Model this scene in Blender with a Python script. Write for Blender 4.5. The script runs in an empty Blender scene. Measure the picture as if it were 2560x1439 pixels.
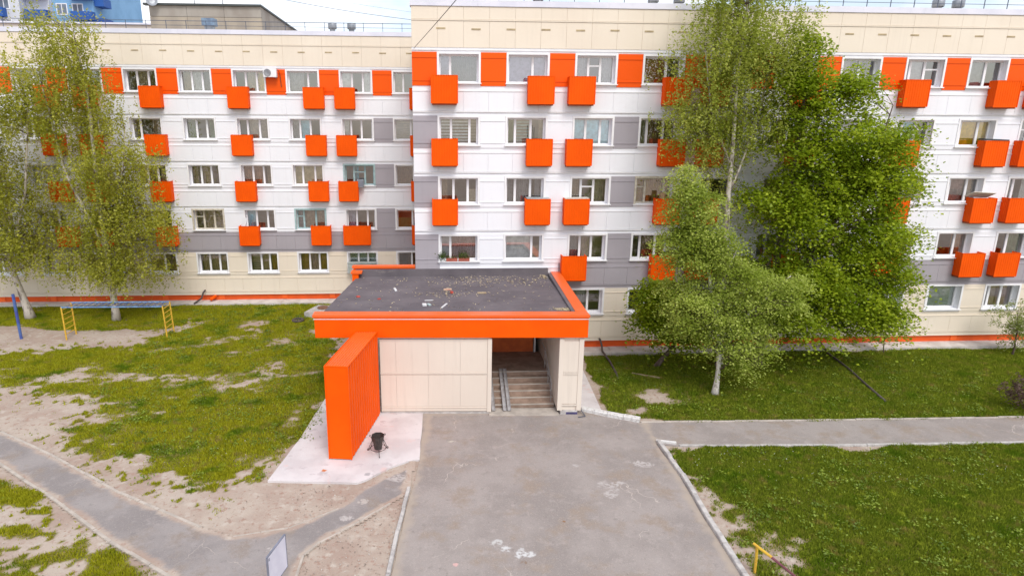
import bpy, math, random
import numpy as np
from mathutils import Vector, Matrix

scene = bpy.context.scene
col = scene.collection
rng = np.random.default_rng(11)
random.seed(5)

# ------------------------------------------------------------------ camera
cd = bpy.data.cameras.new('camera')
cam = bpy.data.objects.new('camera', cd)
col.objects.link(cam)
cd.sensor_fit = 'HORIZONTAL'
cd.sensor_width = 36.0
cd.lens = 22.0016
cd.shift_x = 0.0390625
cd.clip_start = 0.1
cd.clip_end = 2000
CP, CY, CR = math.radians(14.40166563), math.radians(3.45716986), math.radians(0.28210746)
fw = Vector((math.sin(CY) * math.cos(CP), math.cos(CY) * math.cos(CP), -math.sin(CP)))
rt = Vector((math.cos(CY), -math.sin(CY), 0))
up = rt.cross(fw)
r2 = rt * math.cos(CR) + up * math.sin(CR)
u2 = -rt * math.sin(CR) + up * math.cos(CR)
mw = Matrix((r2, u2, -fw)).transposed().to_4x4()
mw.translation = (0, 0, 11.2)
cam.matrix_world = mw
scene.camera = cam

# ------------------------------------------------------------------ world, sun, exposure
SUN_EL, SUN_AZ = 52.0, 162.0      # azimuth clockwise from +y (sun stands behind the camera)
world = bpy.data.worlds.new('World')
scene.world = world
world.use_nodes = True
nt = world.node_tree
for n in list(nt.nodes):
    nt.nodes.remove(n)
wo = nt.nodes.new('ShaderNodeOutputWorld')
bg = nt.nodes.new('ShaderNodeBackground')
sky = nt.nodes.new('ShaderNodeTexSky')
sky.sky_type = 'NISHITA'
sky.sun_disc = False
sky.sun_elevation = math.radians(SUN_EL)
sky.sun_rotation = math.radians(SUN_AZ)
sky.air_density = 1.0
sky.dust_density = 2.0
tcw = nt.nodes.new('ShaderNodeTexCoord')
mpw = nt.nodes.new('ShaderNodeMapping')
mpw.inputs['Scale'].default_value = (1.6, 1.6, 3.6)
nzw = nt.nodes.new('ShaderNodeTexNoise')
nzw.inputs['Scale'].default_value = 1.7
nzw.inputs['Detail'].default_value = 6
nzw.inputs['Roughness'].default_value = 0.55
rpw = nt.nodes.new('ShaderNodeValToRGB')
rpw.color_ramp.elements[0].position = 0.42
rpw.color_ramp.elements[0].color = (0.25, 0.25, 0.25, 1)
rpw.color_ramp.elements[1].position = 0.62
rpw.color_ramp.elements[1].color = (0.96, 0.96, 0.96, 1)
mxw = nt.nodes.new('ShaderNodeMix')
mxw.data_type = 'RGBA'
mxw.inputs['B'].default_value = (7.6, 7.5, 7.65, 1)     # cloud layer, bright overcast
nt.links.new(tcw.outputs['Generated'], mpw.inputs['Vector'])
nt.links.new(mpw.outputs['Vector'], nzw.inputs['Vector'])
nt.links.new(nzw.outputs['Fac'], rpw.inputs['Fac'])
nt.links.new(rpw.outputs['Color'], mxw.inputs['Factor'])
nt.links.new(sky.outputs['Color'], mxw.inputs['A'])
nt.links.new(mxw.outputs['Result'], bg.inputs['Color'])
bg.inputs['Strength'].default_value = 0.12
nt.links.new(bg.outputs['Background'], wo.inputs['Surface'])

ld = bpy.data.lights.new('sun', 'SUN')
ld.energy = 1.3
ld.angle = math.radians(24)
ld.color = (1.0, 0.96, 0.90)
sun = bpy.data.objects.new('sun', ld)
col.objects.link(sun)
sd = Vector((math.sin(math.radians(SUN_AZ)) * math.cos(math.radians(SUN_EL)),
             math.cos(math.radians(SUN_AZ)) * math.cos(math.radians(SUN_EL)),
             math.sin(math.radians(SUN_EL))))
sun.rotation_euler = (-sd).to_track_quat('-Z', 'Y').to_euler()
sun.location = (0, -20, 40)

scene.view_settings.view_transform = 'Standard'
scene.view_settings.look = 'None'
scene.view_settings.gamma = 1.0
scene.view_settings.use_curve_mapping = False
scene.view_settings.exposure = 0.74
scene.render.engine = 'CYCLES'
scene.cycles.max_bounces = 10
scene.cycles.diffuse_bounces = 8
scene.cycles.transparent_max_bounces = 12

# ------------------------------------------------------------------ helpers
WL = {}                                             # world location of every Empty / parent


class MB:
    """collects shapes in world (or local) coordinates and links them as one mesh object"""
    def __init__(self):
        self.v, self.f, self.mi, self.m = [], [], [], 0

    def quad(self, a, b, c, d):
        i = len(self.v)
        self.v += [tuple(a), tuple(b), tuple(c), tuple(d)]
        self.f.append((i, i + 1, i + 2, i + 3)); self.mi.append(self.m)

    def box(self, x0, x1, y0, y1, z0, z1, sh=None):
        i = len(self.v)
        for z in (z0, z1):
            for x, y in ((x0, y0), (x1, y0), (x1, y1), (x0, y1)):
                self.v.append((x, y + (sh(x) if sh else 0), z))
        for q in ((0, 3, 2, 1), (4, 5, 6, 7), (0, 1, 5, 4), (1, 2, 6, 5), (2, 3, 7, 6), (3, 0, 4, 7)):
            self.f.append(tuple(i + k for k in q)); self.mi.append(self.m)
        return self

    def prism(self, pts, z0, z1):
        i, n = len(self.v), len(pts)
        for z in (z0, z1):
            for p in pts:
                self.v.append((p[0], p[1], z))
        self.f.append(tuple(i + n + k for k in range(n))); self.mi.append(self.m)
        self.f.append(tuple(i + n - 1 - k for k in range(n))); self.mi.append(self.m)
        for k in range(n):
            j = (k + 1) % n
            self.f.append((i + k, i + j, i + n + j, i + n + k)); self.mi.append(self.m)
        return self

    def tube(self, pts, rad, n=8, cap=True):
        pts = [Vector(p) for p in pts]
        if not hasattr(rad, '__len__'):
            rad = [rad] * len(pts)
        i0 = len(self.v)
        ref = None
        for k, p in enumerate(pts):
            d = (pts[min(k + 1, len(pts) - 1)] - pts[max(k - 1, 0)])
            d = d.normalized() if d.length > 1e-9 else Vector((0, 0, 1))
            if ref is None:
                ref = Vector((1, 0, 0)) if abs(d.x) < 0.8 else Vector((0, 1, 0))
            a = d.cross(ref)
            if a.length < 1e-6:
                a = d.cross(Vector((0, 1, 0.3)))
            a.normalize()
            b = d.cross(a)
            ref = b.cross(d) * -1 if False else ref
            for j in range(n):
                t = 2 * math.pi * j / n
                self.v.append(tuple(p + (a * math.cos(t) + b * math.sin(t)) * rad[k]))
        for k in range(len(pts) - 1):
            for j in range(n):
                q = (j + 1) % n
                self.f.append((i0 + k * n + j, i0 + k * n + q, i0 + (k + 1) * n + q, i0 + (k + 1) * n + j)); self.mi.append(self.m)
        if cap:
            self.f.append(tuple(i0 + j for j in reversed(range(n)))); self.mi.append(self.m)
            e = i0 + (len(pts) - 1) * n
            self.f.append(tuple(e + j for j in range(n))); self.mi.append(self.m)
        return self

    def lathe(self, prof, c=(0, 0, 0), n=16, ph=0.0):
        i0 = len(self.v)
        for r, z in prof:
            for j in range(n):
                t = 2 * math.pi * j / n + ph
                self.v.append((c[0] + r * math.cos(t), c[1] + r * math.sin(t), c[2] + z))
        for k in range(len(prof) - 1):
            for j in range(n):
                q = (j + 1) % n
                self.f.append((i0 + k * n + j, i0 + k * n + q, i0 + (k + 1) * n + q, i0 + (k + 1) * n + j)); self.mi.append(self.m)
        return self

    def mesh(self, name, mats, smooth=False):
        me = bpy.data.meshes.new(name)
        me.from_pydata(self.v, [], self.f)
        for m in (mats if isinstance(mats, (list, tuple)) else [mats]):
            me.materials.append(m)
        if isinstance(mats, (list, tuple)) and len(mats) > 1:
            me.polygons.foreach_set('material_index', self.mi)
        if smooth:
            me.polygons.foreach_set('use_smooth', [True] * len(me.polygons))
        me.update()
        return me

    def build(self, name, mats, parent=None, loc=(0, 0, 0), smooth=False):
        return put(name, self.mesh(name, mats, smooth), parent, loc)


def put(name, me, parent=None, loc=(0, 0, 0), rz=0.0):
    o = bpy.data.objects.new(name, me)
    col.objects.link(o)
    if parent is not None:
        o.parent = parent
        pl = WL[parent.name]
        o.location = (loc[0] - pl[0], loc[1] - pl[1], loc[2] - pl[2])
    else:
        o.location = loc
    o.rotation_euler = (0, 0, rz)
    WL[o.name] = tuple(loc)
    return o


def empty(name, loc=(0, 0, 0)):
    o = bpy.data.objects.new(name, None)
    col.objects.link(o)
    o.location = loc
    o.empty_display_size = 0.2
    WL[o.name] = tuple(loc)
    return o


def tag(o, label=None, cat=None, group=None, kind=None):
    if label: o['label'] = label
    if cat: o['category'] = cat
    if group: o['group'] = group
    if kind: o['kind'] = kind
    return o


def thing(name, loc, label, cat, group=None):
    return tag(empty(name, loc), label, cat, group)


def np_mesh(name, verts, faces, mat):
    """verts (n,3), faces (m,k) as arrays"""
    me = bpy.data.meshes.new(name)
    m, k = faces.shape
    me.vertices.add(len(verts)); me.vertices.foreach_set('co', verts.astype(np.float32).ravel())
    me.loops.add(m * k); me.loops.foreach_set('vertex_index', faces.astype(np.int32).ravel())
    me.polygons.add(m)
    me.polygons.foreach_set('loop_start', np.arange(0, m * k, k, dtype=np.int32))
    me.polygons.foreach_set('loop_total', np.full(m, k, dtype=np.int32))
    me.update(calc_edges=True)
    me.materials.append(mat)
    return me


# ------------------------------------------------------------------ materials
def new_mat(name):
    m = bpy.data.materials.new(name)
    m.use_nodes = True
    t = m.node_tree
    for n in list(t.nodes):
        t.nodes.remove(n)
    out = t.nodes.new('ShaderNodeOutputMaterial')
    return m, t, out


def N(t, typ, **kw):
    n = t.nodes.new(typ)
    for k, v in kw.items():
        if k in n.inputs:
            n.inputs[k].default_value = v
        else:
            setattr(n, k, v)
    return n


def c4(c):
    return (c[0], c[1], c[2], 1.0)


def noise(t, scale, detail=4, stretch=None, rough=0.55):
    g = N(t, 'ShaderNodeNewGeometry')
    src = g.outputs['Position']
    if stretch:
        mp = N(t, 'ShaderNodeMapping', Scale=stretch)
        t.links.new(src, mp.inputs['Vector'])
        src = mp.outputs['Vector']
    n = N(t, 'ShaderNodeTexNoise', Scale=scale, Detail=detail, Roughness=rough)
    t.links.new(src, n.inputs['Vector'])
    return n.outputs['Fac']


def ramp(t, fac, a, b):
    r = N(t, 'ShaderNodeMapRange', interpolation_type='SMOOTHSTEP')
    r.inputs['From Min'].default_value = a
    r.inputs['From Max'].default_value = b
    t.links.new(fac, r.inputs['Value'])
    return r.outputs['Result']


def mixc(t, fac, a, b):
    m = N(t, 'ShaderNodeMix', data_type='RGBA')
    for s, v in (('A', a), ('B', b)):
        if isinstance(v, (tuple, list)):
            m.inputs[s].default_value = c4(v)
        else:
            t.links.new(v, m.inputs[s])
    if isinstance(fac, float):
        m.inputs['Factor'].default_value = fac
    else:
        t.links.new(fac, m.inputs['Factor'])
    return m.outputs['Result']


def bump(t, height, strength, dist=0.02):
    b = N(t, 'ShaderNodeBump', Strength=strength, Distance=dist)
    t.links.new(height, b.inputs['Height'])
    return b.outputs['Normal']


def mat(name, c1, c2=None, scale=3.0, rough=0.6, bmp=0.0, bscale=None, stretch=None, lo=0.35, hi=0.65, spec=0.4, metal=0.0):
    m, t, out = new_mat(name)
    p = N(t, 'ShaderNodeBsdfPrincipled', Roughness=rough, Metallic=metal)
    p.inputs['Specular IOR Level'].default_value = spec
    if c2 is None:
        c2 = tuple(0.86 * x for x in c1)
    p.inputs['Base Color'].default_value = c4(c1)
    t.links.new(mixc(t, ramp(t, noise(t, scale, 5, stretch), lo, hi), c1, c2), p.inputs['Base Color'])
    if bmp:
        t.links.new(bump(t, noise(t, bscale or scale * 6, 4), bmp), p.inputs['Normal'])
    t.links.new(p.outputs['BSDF'], out.inputs['Surface'])
    return m


def clad_mat(name, c1, c2, pitch=0.11, axis=0, rough=0.42, rib=0.25, dirt=0.35):
    """painted sheet metal: fine pressed ribs as relief, faint weather streaks"""
    m, t, out = new_mat(name)
    p = N(t, 'ShaderNodeBsdfPrincipled', Roughness=rough)
    p.inputs['Specular IOR Level'].default_value = 0.2
    big = ramp(t, noise(t, 0.35, 3), 0.3, 0.7)
    streak = ramp(t, noise(t, 1.3, 5, (4.0, 4.0, 0.22)), 0.5, 0.78)
    c = mixc(t, big, c1, c2)
    mm = N(t, 'ShaderNodeMath', operation='MULTIPLY')
    t.links.new(streak, mm.inputs[0]); mm.inputs[1].default_value = dirt
    c = mixc(t, mm.outputs[0], c, tuple(0.80 * x for x in c2))
    t.links.new(c, p.inputs['Base Color'])
    g = N(t, 'ShaderNodeNewGeometry')
    sx = N(t, 'ShaderNodeSeparateXYZ')
    t.links.new(g.outputs['Position'], sx.inputs[0])
    k = N(t, 'ShaderNodeMath', operation='MULTIPLY')
    t.links.new(sx.outputs[axis], k.inputs[0]); k.inputs[1].default_value = 2 * math.pi / pitch
    s = N(t, 'ShaderNodeMath', operation='SINE')
    t.links.new(k.outputs[0], s.inputs[0])
    pw = N(t, 'ShaderNodeMath', operation='POWER')
    ab = N(t, 'ShaderNodeMath', operation='ABSOLUTE')
    t.links.new(s.outputs[0], ab.inputs[0]); t.links.new(ab.outputs[0], pw.inputs[0]); pw.inputs[1].default_value = 8
    t.links.new(bump(t, pw.outputs[0], rib, 0.006), p.inputs['Normal'])
    t.links.new(p.outputs['BSDF'], out.inputs['Surface'])
    return m


WHITE = clad_mat('white_cladding', (0.79, 0.80, 0.84), (0.765, 0.775, 0.815), dirt=0.2)
CREAM = clad_mat('cream_cladding', (0.755, 0.68, 0.57), (0.72, 0.64, 0.53), dirt=0.22)
GREY = clad_mat('grey_cladding', (0.375, 0.350, 0.380), (0.345, 0.322, 0.350), dirt=0.22)
ORANGE = clad_mat('orange_cladding', (0.84, 0.098, 0.0), (0.80, 0.09, 0.0), dirt=0.10)
ORANGE_PLAIN = mat('orange_paint', (0.84, 0.098, 0.0), (0.79, 0.088, 0.0), scale=1.2, rough=0.55, spec=0.12)
ORANGE_DULL = mat('orange_render', (0.72, 0.10, 0.012), (0.62, 0.085, 0.012), scale=1.5, rough=0.8, bmp=0.2)
ORANGE_CAP = mat('orange_cap', (0.80, 0.13, 0.02), (0.76, 0.115, 0.015), scale=0.8, rough=0.35, spec=0.45)
PVC = mat('white_plastic', (0.80, 0.80, 0.81), (0.75, 0.75, 0.77), scale=2.0, rough=0.35)
WOODFRAME = mat('cream_wood_frame', (0.62, 0.58, 0.48), (0.48, 0.43, 0.34), scale=6.0, rough=0.6)
TEALFRAME = mat('teal_wood_frame', (0.36, 0.50, 0.50), (0.28, 0.40, 0.41), scale=6.0, rough=0.6)
CAPMETAL = mat('pale_metal_cap', (0.70, 0.70, 0.78), (0.62, 0.63, 0.72), scale=1.2, rough=0.35, spec=0.5)
INTERIOR = mat('interior_plaster', (0.62, 0.49, 0.34), (0.36, 0.27, 0.19), scale=0.35, rough=0.9)
RAIL = mat('dark_rail_steel', (0.09, 0.11, 0.15), (0.06, 0.07, 0.10), rough=0.5)
GALV = mat('galvanised_steel', (0.32, 0.34, 0.37), (0.22, 0.24, 0.27), scale=4, rough=0.45, metal=0.3)
BEIGE = mat('beige_slot', (0.52, 0.42, 0.26), (0.40, 0.32, 0.2), scale=4, rough=0.7)
FELT = None


def glass_mat():
    m, t, out = new_mat('window_glass')
    tr = N(t, 'ShaderNodeBsdfTransparent', Color=(0.90, 0.93, 0.92, 1))
    gl = N(t, 'ShaderNodeBsdfGlossy', Roughness=0.01, Color=(1, 1, 1, 1))
    fr = N(t, 'ShaderNodeFresnel', IOR=1.5)
    ma = N(t, 'ShaderNodeMath', operation='MULTIPLY_ADD', use_clamp=True)
    t.links.new(fr.outputs[0], ma.inputs[0]); ma.inputs[1].default_value = 2.2; ma.inputs[2].default_value = 0.14
    mx = N(t, 'ShaderNodeMixShader')
    t.links.new(ma.outputs[0], mx.inputs[0]); t.links.new(tr.outputs[0], mx.inputs[1]); t.links.new(gl.outputs[0], mx.inputs[2])
    t.links.new(mx.outputs[0], out.inputs['Surface'])
    return m


GLASS = glass_mat()


def cloth_mat(name, c):
    m, t, out = new_mat(name)
    d = N(t, 'ShaderNodeBsdfDiffuse')
    t.links.new(mixc(t, ramp(t, noise(t, 5, 5), 0.35, 0.7), c, tuple(0.72 * x for x in c)), d.inputs['Color'])
    t.links.new(d.outputs[0], out.inputs['Surface'])
    return m


CLOTH = {k: cloth_mat('curtain_' + k, c) for k, c in dict(
    white=(0.88, 0.88, 0.87), sheer=(0.62, 0.60, 0.62), lilac=(0.62, 0.58, 0.72), beige=(0.62, 0.52, 0.38), brown=(0.34, 0.21, 0.12),
    rust=(0.45, 0.16, 0.06), gold=(0.50, 0.31, 0.09), skyblue=(0.48, 0.80, 0.92), turquoise=(0.02, 0.55, 0.72), yellow=(0.92, 0.66, 0.04),
    green=(0.22, 0.32, 0.14), grey=(0.36, 0.35, 0.37), cream=(0.75, 0.64, 0.40), pink=(0.62, 0.45, 0.42), peach=(0.58, 0.32, 0.18),
    navy=(0.05, 0.07, 0.22), mint=(0.60, 0.68, 0.62), tan=(0.55, 0.43, 0.29)).items()}

# ------------------------------------------------------------------ ground cover function
def fbm(x, y, s, seed, octv=4):
    out = np.zeros_like(x); amp, tot = 1.0, 0.0
    for o in range(octv):
        r = np.random.default_rng(seed * 17 + o)
        tab = r.random((256, 256))
        fx, fy = x / s, y / s
        ix, iy = np.floor(fx).astype(int), np.floor(fy).astype(int)
        u, v = fx - ix, fy - iy
        u, v = u * u * (3 - 2 * u), v * v * (3 - 2 * v)
        a = tab[ix % 256, iy % 256]; b = tab[(ix + 1) % 256, iy % 256]
        c = tab[ix % 256, (iy + 1) % 256]; d = tab[(ix + 1) % 256, (iy + 1) % 256]
        out += amp * ((a * (1 - u) + b * u) * (1 - v) + (c * (1 - u) + d * u) * v)
        tot += amp; amp *= 0.55; s = s / 2.03
    return out / tot


def sdist(x, y, poly):
    """signed distance, positive inside"""
    P = np.array(poly, float); n = len(P)
    d = np.full(x.shape, 1e9); ins = np.zeros(x.shape, bool)
    for i in range(n):
        a, b = P[i], P[(i + 1) % n]
        e = b - a
        wx, wy = x - a[0], y - a[1]
        t = np.clip((wx * e[0] + wy * e[1]) / (e @ e), 0, 1)
        d = np.minimum(d, np.hypot(wx - t * e[0], wy - t * e[1]))
        c = ((a[1] <= y) & (b[1] > y)) | ((b[1] <= y) & (a[1] > y))
        with np.errstate(divide='ignore', invalid='ignore'):
            xi = a[0] + (y - a[1]) / (e[1] if abs(e[1]) > 1e-12 else 1e-12) * e[0]
        ins ^= c & (x < xi)
    return np.where(ins, d, -d)


def sstep(a, b, v):
    t = np.clip((v - a) / (b - a), 0, 1)
    return t * t * (3 - 2 * t)


G_TREES = [(-40, 40.2), (-6.5, 40.0), (-7.9, 38.6), (-14.6, 37.2), (-15.2, 34.9), (-16.7, 34.9), (-21.2, 34.9), (-23.8, 36.1), (-25.0, 35.9), (-40, 36)]
G_MAIN = [(-30, 31.0), (-22, 31.15), (-20.2, 31.45), (-15.8, 31.85), (-14.5, 33.7), (-14.8, 38), (-7.9, 39.4), (-5.3, 32.5), (-4.75, 25.2), (-5.3, 21.4),
          (-5.55, 19.87), (-6.79, 19.41), (-7.61, 18.5), (-8.89, 19.39), (-11.2, 20.75), (-13.2, 21.4), (-13.6, 23.35), (-13.6, 25.2), (-17.9, 26.6), (-19.8, 27.6), (-30, 28.2)]
G_TUFT = [(-14.6, 18.9), (-12.1, 18.25), (-12.4, 17.6), (-14.2, 17.4)]
G_CORNER = [(-15, 17.1), (-12.6, 17.0), (-11.3, 16.5), (-8.6, 15.0), (-7.1, 14.1), (-7.5, 11), (-15, 11)]
H_UP = [(7.35, 29.5), (12, 29.55), (40, 29.6), (40, 21.75), (23.5, 21.78), (12.6, 21.98), (9.5, 22.15), (8.1, 22.4), (7.1, 23.2), (7.05, 24.5), (7.25, 27.3)]
H_LOW = [(8.25, 20.05), (14.7, 19.8), (22, 19.7), (40, 19.5), (40, 8), (8.1, 8), (8.15, 13.4), (8.25, 15.7), (8.35, 18.15)]


LP0 = [(-0.83, 19.5), (-2.0, 18.5), (-4.26, 16.0), (-5.77, 15.7), (-9.94, 18.1), (-16.41, 22.5), (-24, 27.0), (-24, 25.0), (-14.96, 20.2), (-9.07, 15.7), (-6.83, 14.1), (-4.6, 12.3), (-2.5, 9.0), (-3.69, 14.0), (-2.28, 16.2), (-1.06, 17.5)]
PAD0 = [(-5.5, 18.5), (-2.6, 18.2), (-0.5, 19.6), (-0.5, 23.4), (-4.6, 25.3), (-5.05, 21.4)]
FORE = [(-0.63, 19.6), (-0.54, 23.35), (2.2, 23.3), (4.9, 23.15), (5.87, 23.2), (6.86, 22.6), (7.98, 22.05), (12.7, 21.88), (23.5, 21.68), (45, 21.3),
        (45, 19.4), (21.76, 19.78), (14.7, 19.92), (8.7, 20.15), (8.02, 20.3), (8.05, 18.15), (7.9, 15.75), (7.83, 13.39), (7.8, 8), (-1.3, 8), (-1.19, 13.87), (-1.06, 15.65), (-0.80, 17.78)]


def cover(x, y):
    n1 = fbm(x, y, 1.7, 3); n2 = fbm(x, y, 0.55, 8); n3 = fbm(x, y, 3.1, 21)
    n4 = fbm(x * 0.55, y, 0.9, 31); nf = fbm(x * 0.7, y, 0.30, 57, 3)

    def reg(poly, amp, w=0.35):
        s = sdist(x, y, poly)
        return sstep(-w, w, s + (n1 - 0.5) * amp + (n2 - 0.5) * amp * 0.8)
    c = np.zeros_like(x)
    c = np.maximum(c, reg(G_TREES, 0.8) * (0.95 - 0.35 * sstep(0.55, 0.65, n1)))
    a = reg(G_MAIN, 2.0, 0.6)
    patch = sstep(0.36, 0.54, n1 * 0.40 + n4 * 0.42 + n3 * 0.18)
    g = lambda cx, cy, sx, sy: np.exp(-((x - cx) / sx) ** 2 - ((y - cy) / sy) ** 2)
    bare = g(-14.5, 27.7, 4.6, 0.8) + g(-9.2, 26.6, 2.0, 1.5) * 0.85 + g(-10.6, 35.6, 1.2, 1.3) * 0.85 + g(-5.7, 23.2, 0.6, 1.8) + g(-7.5, 29, 2.0, 1.2) * 0.6 \
        + g(-11.8, 22.3, 1.4, 0.7) * 0.6 + g(-8.2, 33.5, 1.8, 1.2) * 0.5 + g(-16.5, 29.6, 1.5, 0.5) * 0.7 + g(-6.6, 21.3, 0.8, 0.5) * 0.5
    lush = np.clip(g(-8.5, 22.0, 2.4, 2.0) + g(-13, 30, 4, 1.2) * 0.6 + g(-9, 38.3, 6, 1.0), 0, 1)
    m = np.clip(0.42 + 0.62 * patch + 0.5 * lush - 0.80 * bare * sstep(0.22, 0.66, n4 + 0.10), 0.0, 1)
    c = np.maximum(c, a * m)
    c = np.maximum(c, reg(G_TUFT, 0.9) * 0.75)
    c = np.maximum(c, reg(G_CORNER, 0.9) * sstep(0.44, 0.60, n4 * 0.55 + n1 * 0.45) * 0.85)
    bare = g(9.3, 24.5, 0.75, 0.75) * 1.2 + g(8.2, 23.1, 0.6, 0.4) + g(7.4, 25.7, 0.5, 0.9) * 0.5 + g(16, 25, 1.5, 0.6) * 0.3 + g(20.5, 24.3, 1.0, 0.5) * 0.4
    c = np.maximum(c, reg(H_UP, 0.4, 0.15) * np.clip(1.0 - bare * (0.6 + 0.8 * n2) - 0.25 * sstep(0.5, 0.65, n4), 0, 1))
    edge = np.clip((x - 8.1) / 3.0, 0, 1) * np.clip((19.9 - y) / 1.6 + 0.25, 0.25, 1)
    m = sstep(0.56 - 0.46 * edge, 0.74 - 0.46 * edge, n1 * 0.40 + n4 * 0.60)
    c = np.maximum(c, reg(H_LOW, 0.4, 0.2) * np.clip(0.38 + 0.75 * m - 0.25 * sstep(0.55, 0.7, n3), 0, 1))
    sp = fbm(x, y * 0.8, 0.21, 91, 2)
    near = np.maximum(sstep(-2.6, -0.1, sdist(x, y, G_MAIN)), np.maximum(sstep(-1.6, 0, sdist(x, y, G_CORNER)), sstep(-0.9, 0, sdist(x, y, H_LOW)))) * (x < 12)
    c = np.maximum(c, near * sstep(0.62, 0.74, sp) * (0.55 + 0.4 * n1) * (sdist(x, y, LP0) < -0.1) * (sdist(x, y, PAD0) < -0.1) * (sdist(x, y, FORE) < -0.1))
    # broken into tufts
    return np.clip(sstep(0.10, 0.92, c + (nf - 0.5) * 0.85 * (1 - 0.75 * sstep(0.75, 1.0, c))) * (c > 0.03), 0, 1)


# ------------------------------------------------------------------ ground sheet
def sand_colour(t):
    a = mixc(t, ramp(t, noise(t, 0.55, 5), 0.35, 0.65), (0.42, 0.355, 0.30), (0.345, 0.265, 0.22))
    a = mixc(t, ramp(t, noise(t, 2.6, 6), 0.52, 0.72), a, (0.46, 0.405, 0.35))
    a = mixc(t, ramp(t, noise(t, 11.0, 6, None, 0.7), 0.57, 0.72), a, (0.28, 0.205, 0.16))
    a = mixc(t, ramp(t, noise(t, 5.0, 6, None, 0.65), 0.54, 0.66), a, (0.325, 0.225, 0.18))
    a = mixc(t, ramp(t, noise(t, 26.0, 3), 0.68, 0.74), a, (0.55, 0.51, 0.46))
    return mixc(t, ramp(t, noise(t, 31.0, 3), 0.69, 0.75), a, (0.13, 0.095, 0.07))


def ground_mat():
    m, t, out = new_mat('sandy_ground')
    p = N(t, 'ShaderNodeBsdfPrincipled', Roughness=0.95)
    p.inputs['Specular IOR Level'].default_value = 0.1
    at = N(t, 'ShaderNodeAttribute', attribute_name='cover')
    a = sand_colour(t)
    soil = mixc(t, ramp(t, noise(t, 9.0, 5), 0.35, 0.65), (0.13, 0.14, 0.025), (0.22, 0.17, 0.07))
    fac = ramp(t, at.outputs['Fac'], 0.02, 0.60)
    t.links.new(mixc(t, fac, a, soil), p.inputs['Base Color'])
    t.links.new(bump(t, noise(t, 14.0, 8, None, 0.7), 0.5, 0.04), p.inputs['Normal'])
    t.links.new(p.outputs['BSDF'], out.inputs['Surface'])
    return m


xs = np.concatenate([[-600, -300, -150, -80, -50, -36], np.arange(-31, 35.01, 0.13), [40, 60, 100, 200, 600]])
ys = np.concatenate([[-500, -200, -80, -30, 0, 6], np.arange(9, 41.01, 0.13), [45, 60, 90, 150, 300, 900]])
X, Y = np.meshgrid(xs, ys, indexing='ij')
COV = cover(X.ravel(), Y.ravel())
Zg = -0.045 * fbm(X.ravel(), Y.ravel(), 1.2, 5) - 0.005
nx, ny = len(xs), len(ys)
ii, jj = np.meshgrid(np.arange(nx - 1), np.arange(ny - 1), indexing='ij')
q = (ii * ny + jj).ravel()
faces = np.stack([q, q + ny, q + ny + 1, q + 1], 1)
gm = np_mesh('ground', np.stack([X.ravel(), Y.ravel(), Zg], 1), faces, ground_mat())
at = gm.attributes.new('cover', 'FLOAT', 'POINT')
at.data.foreach_set('value', COV.astype(np.float32))
gm.polygons.foreach_set('use_smooth', np.ones(len(faces), bool))
tag(put('ground', gm), kind='structure')


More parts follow.
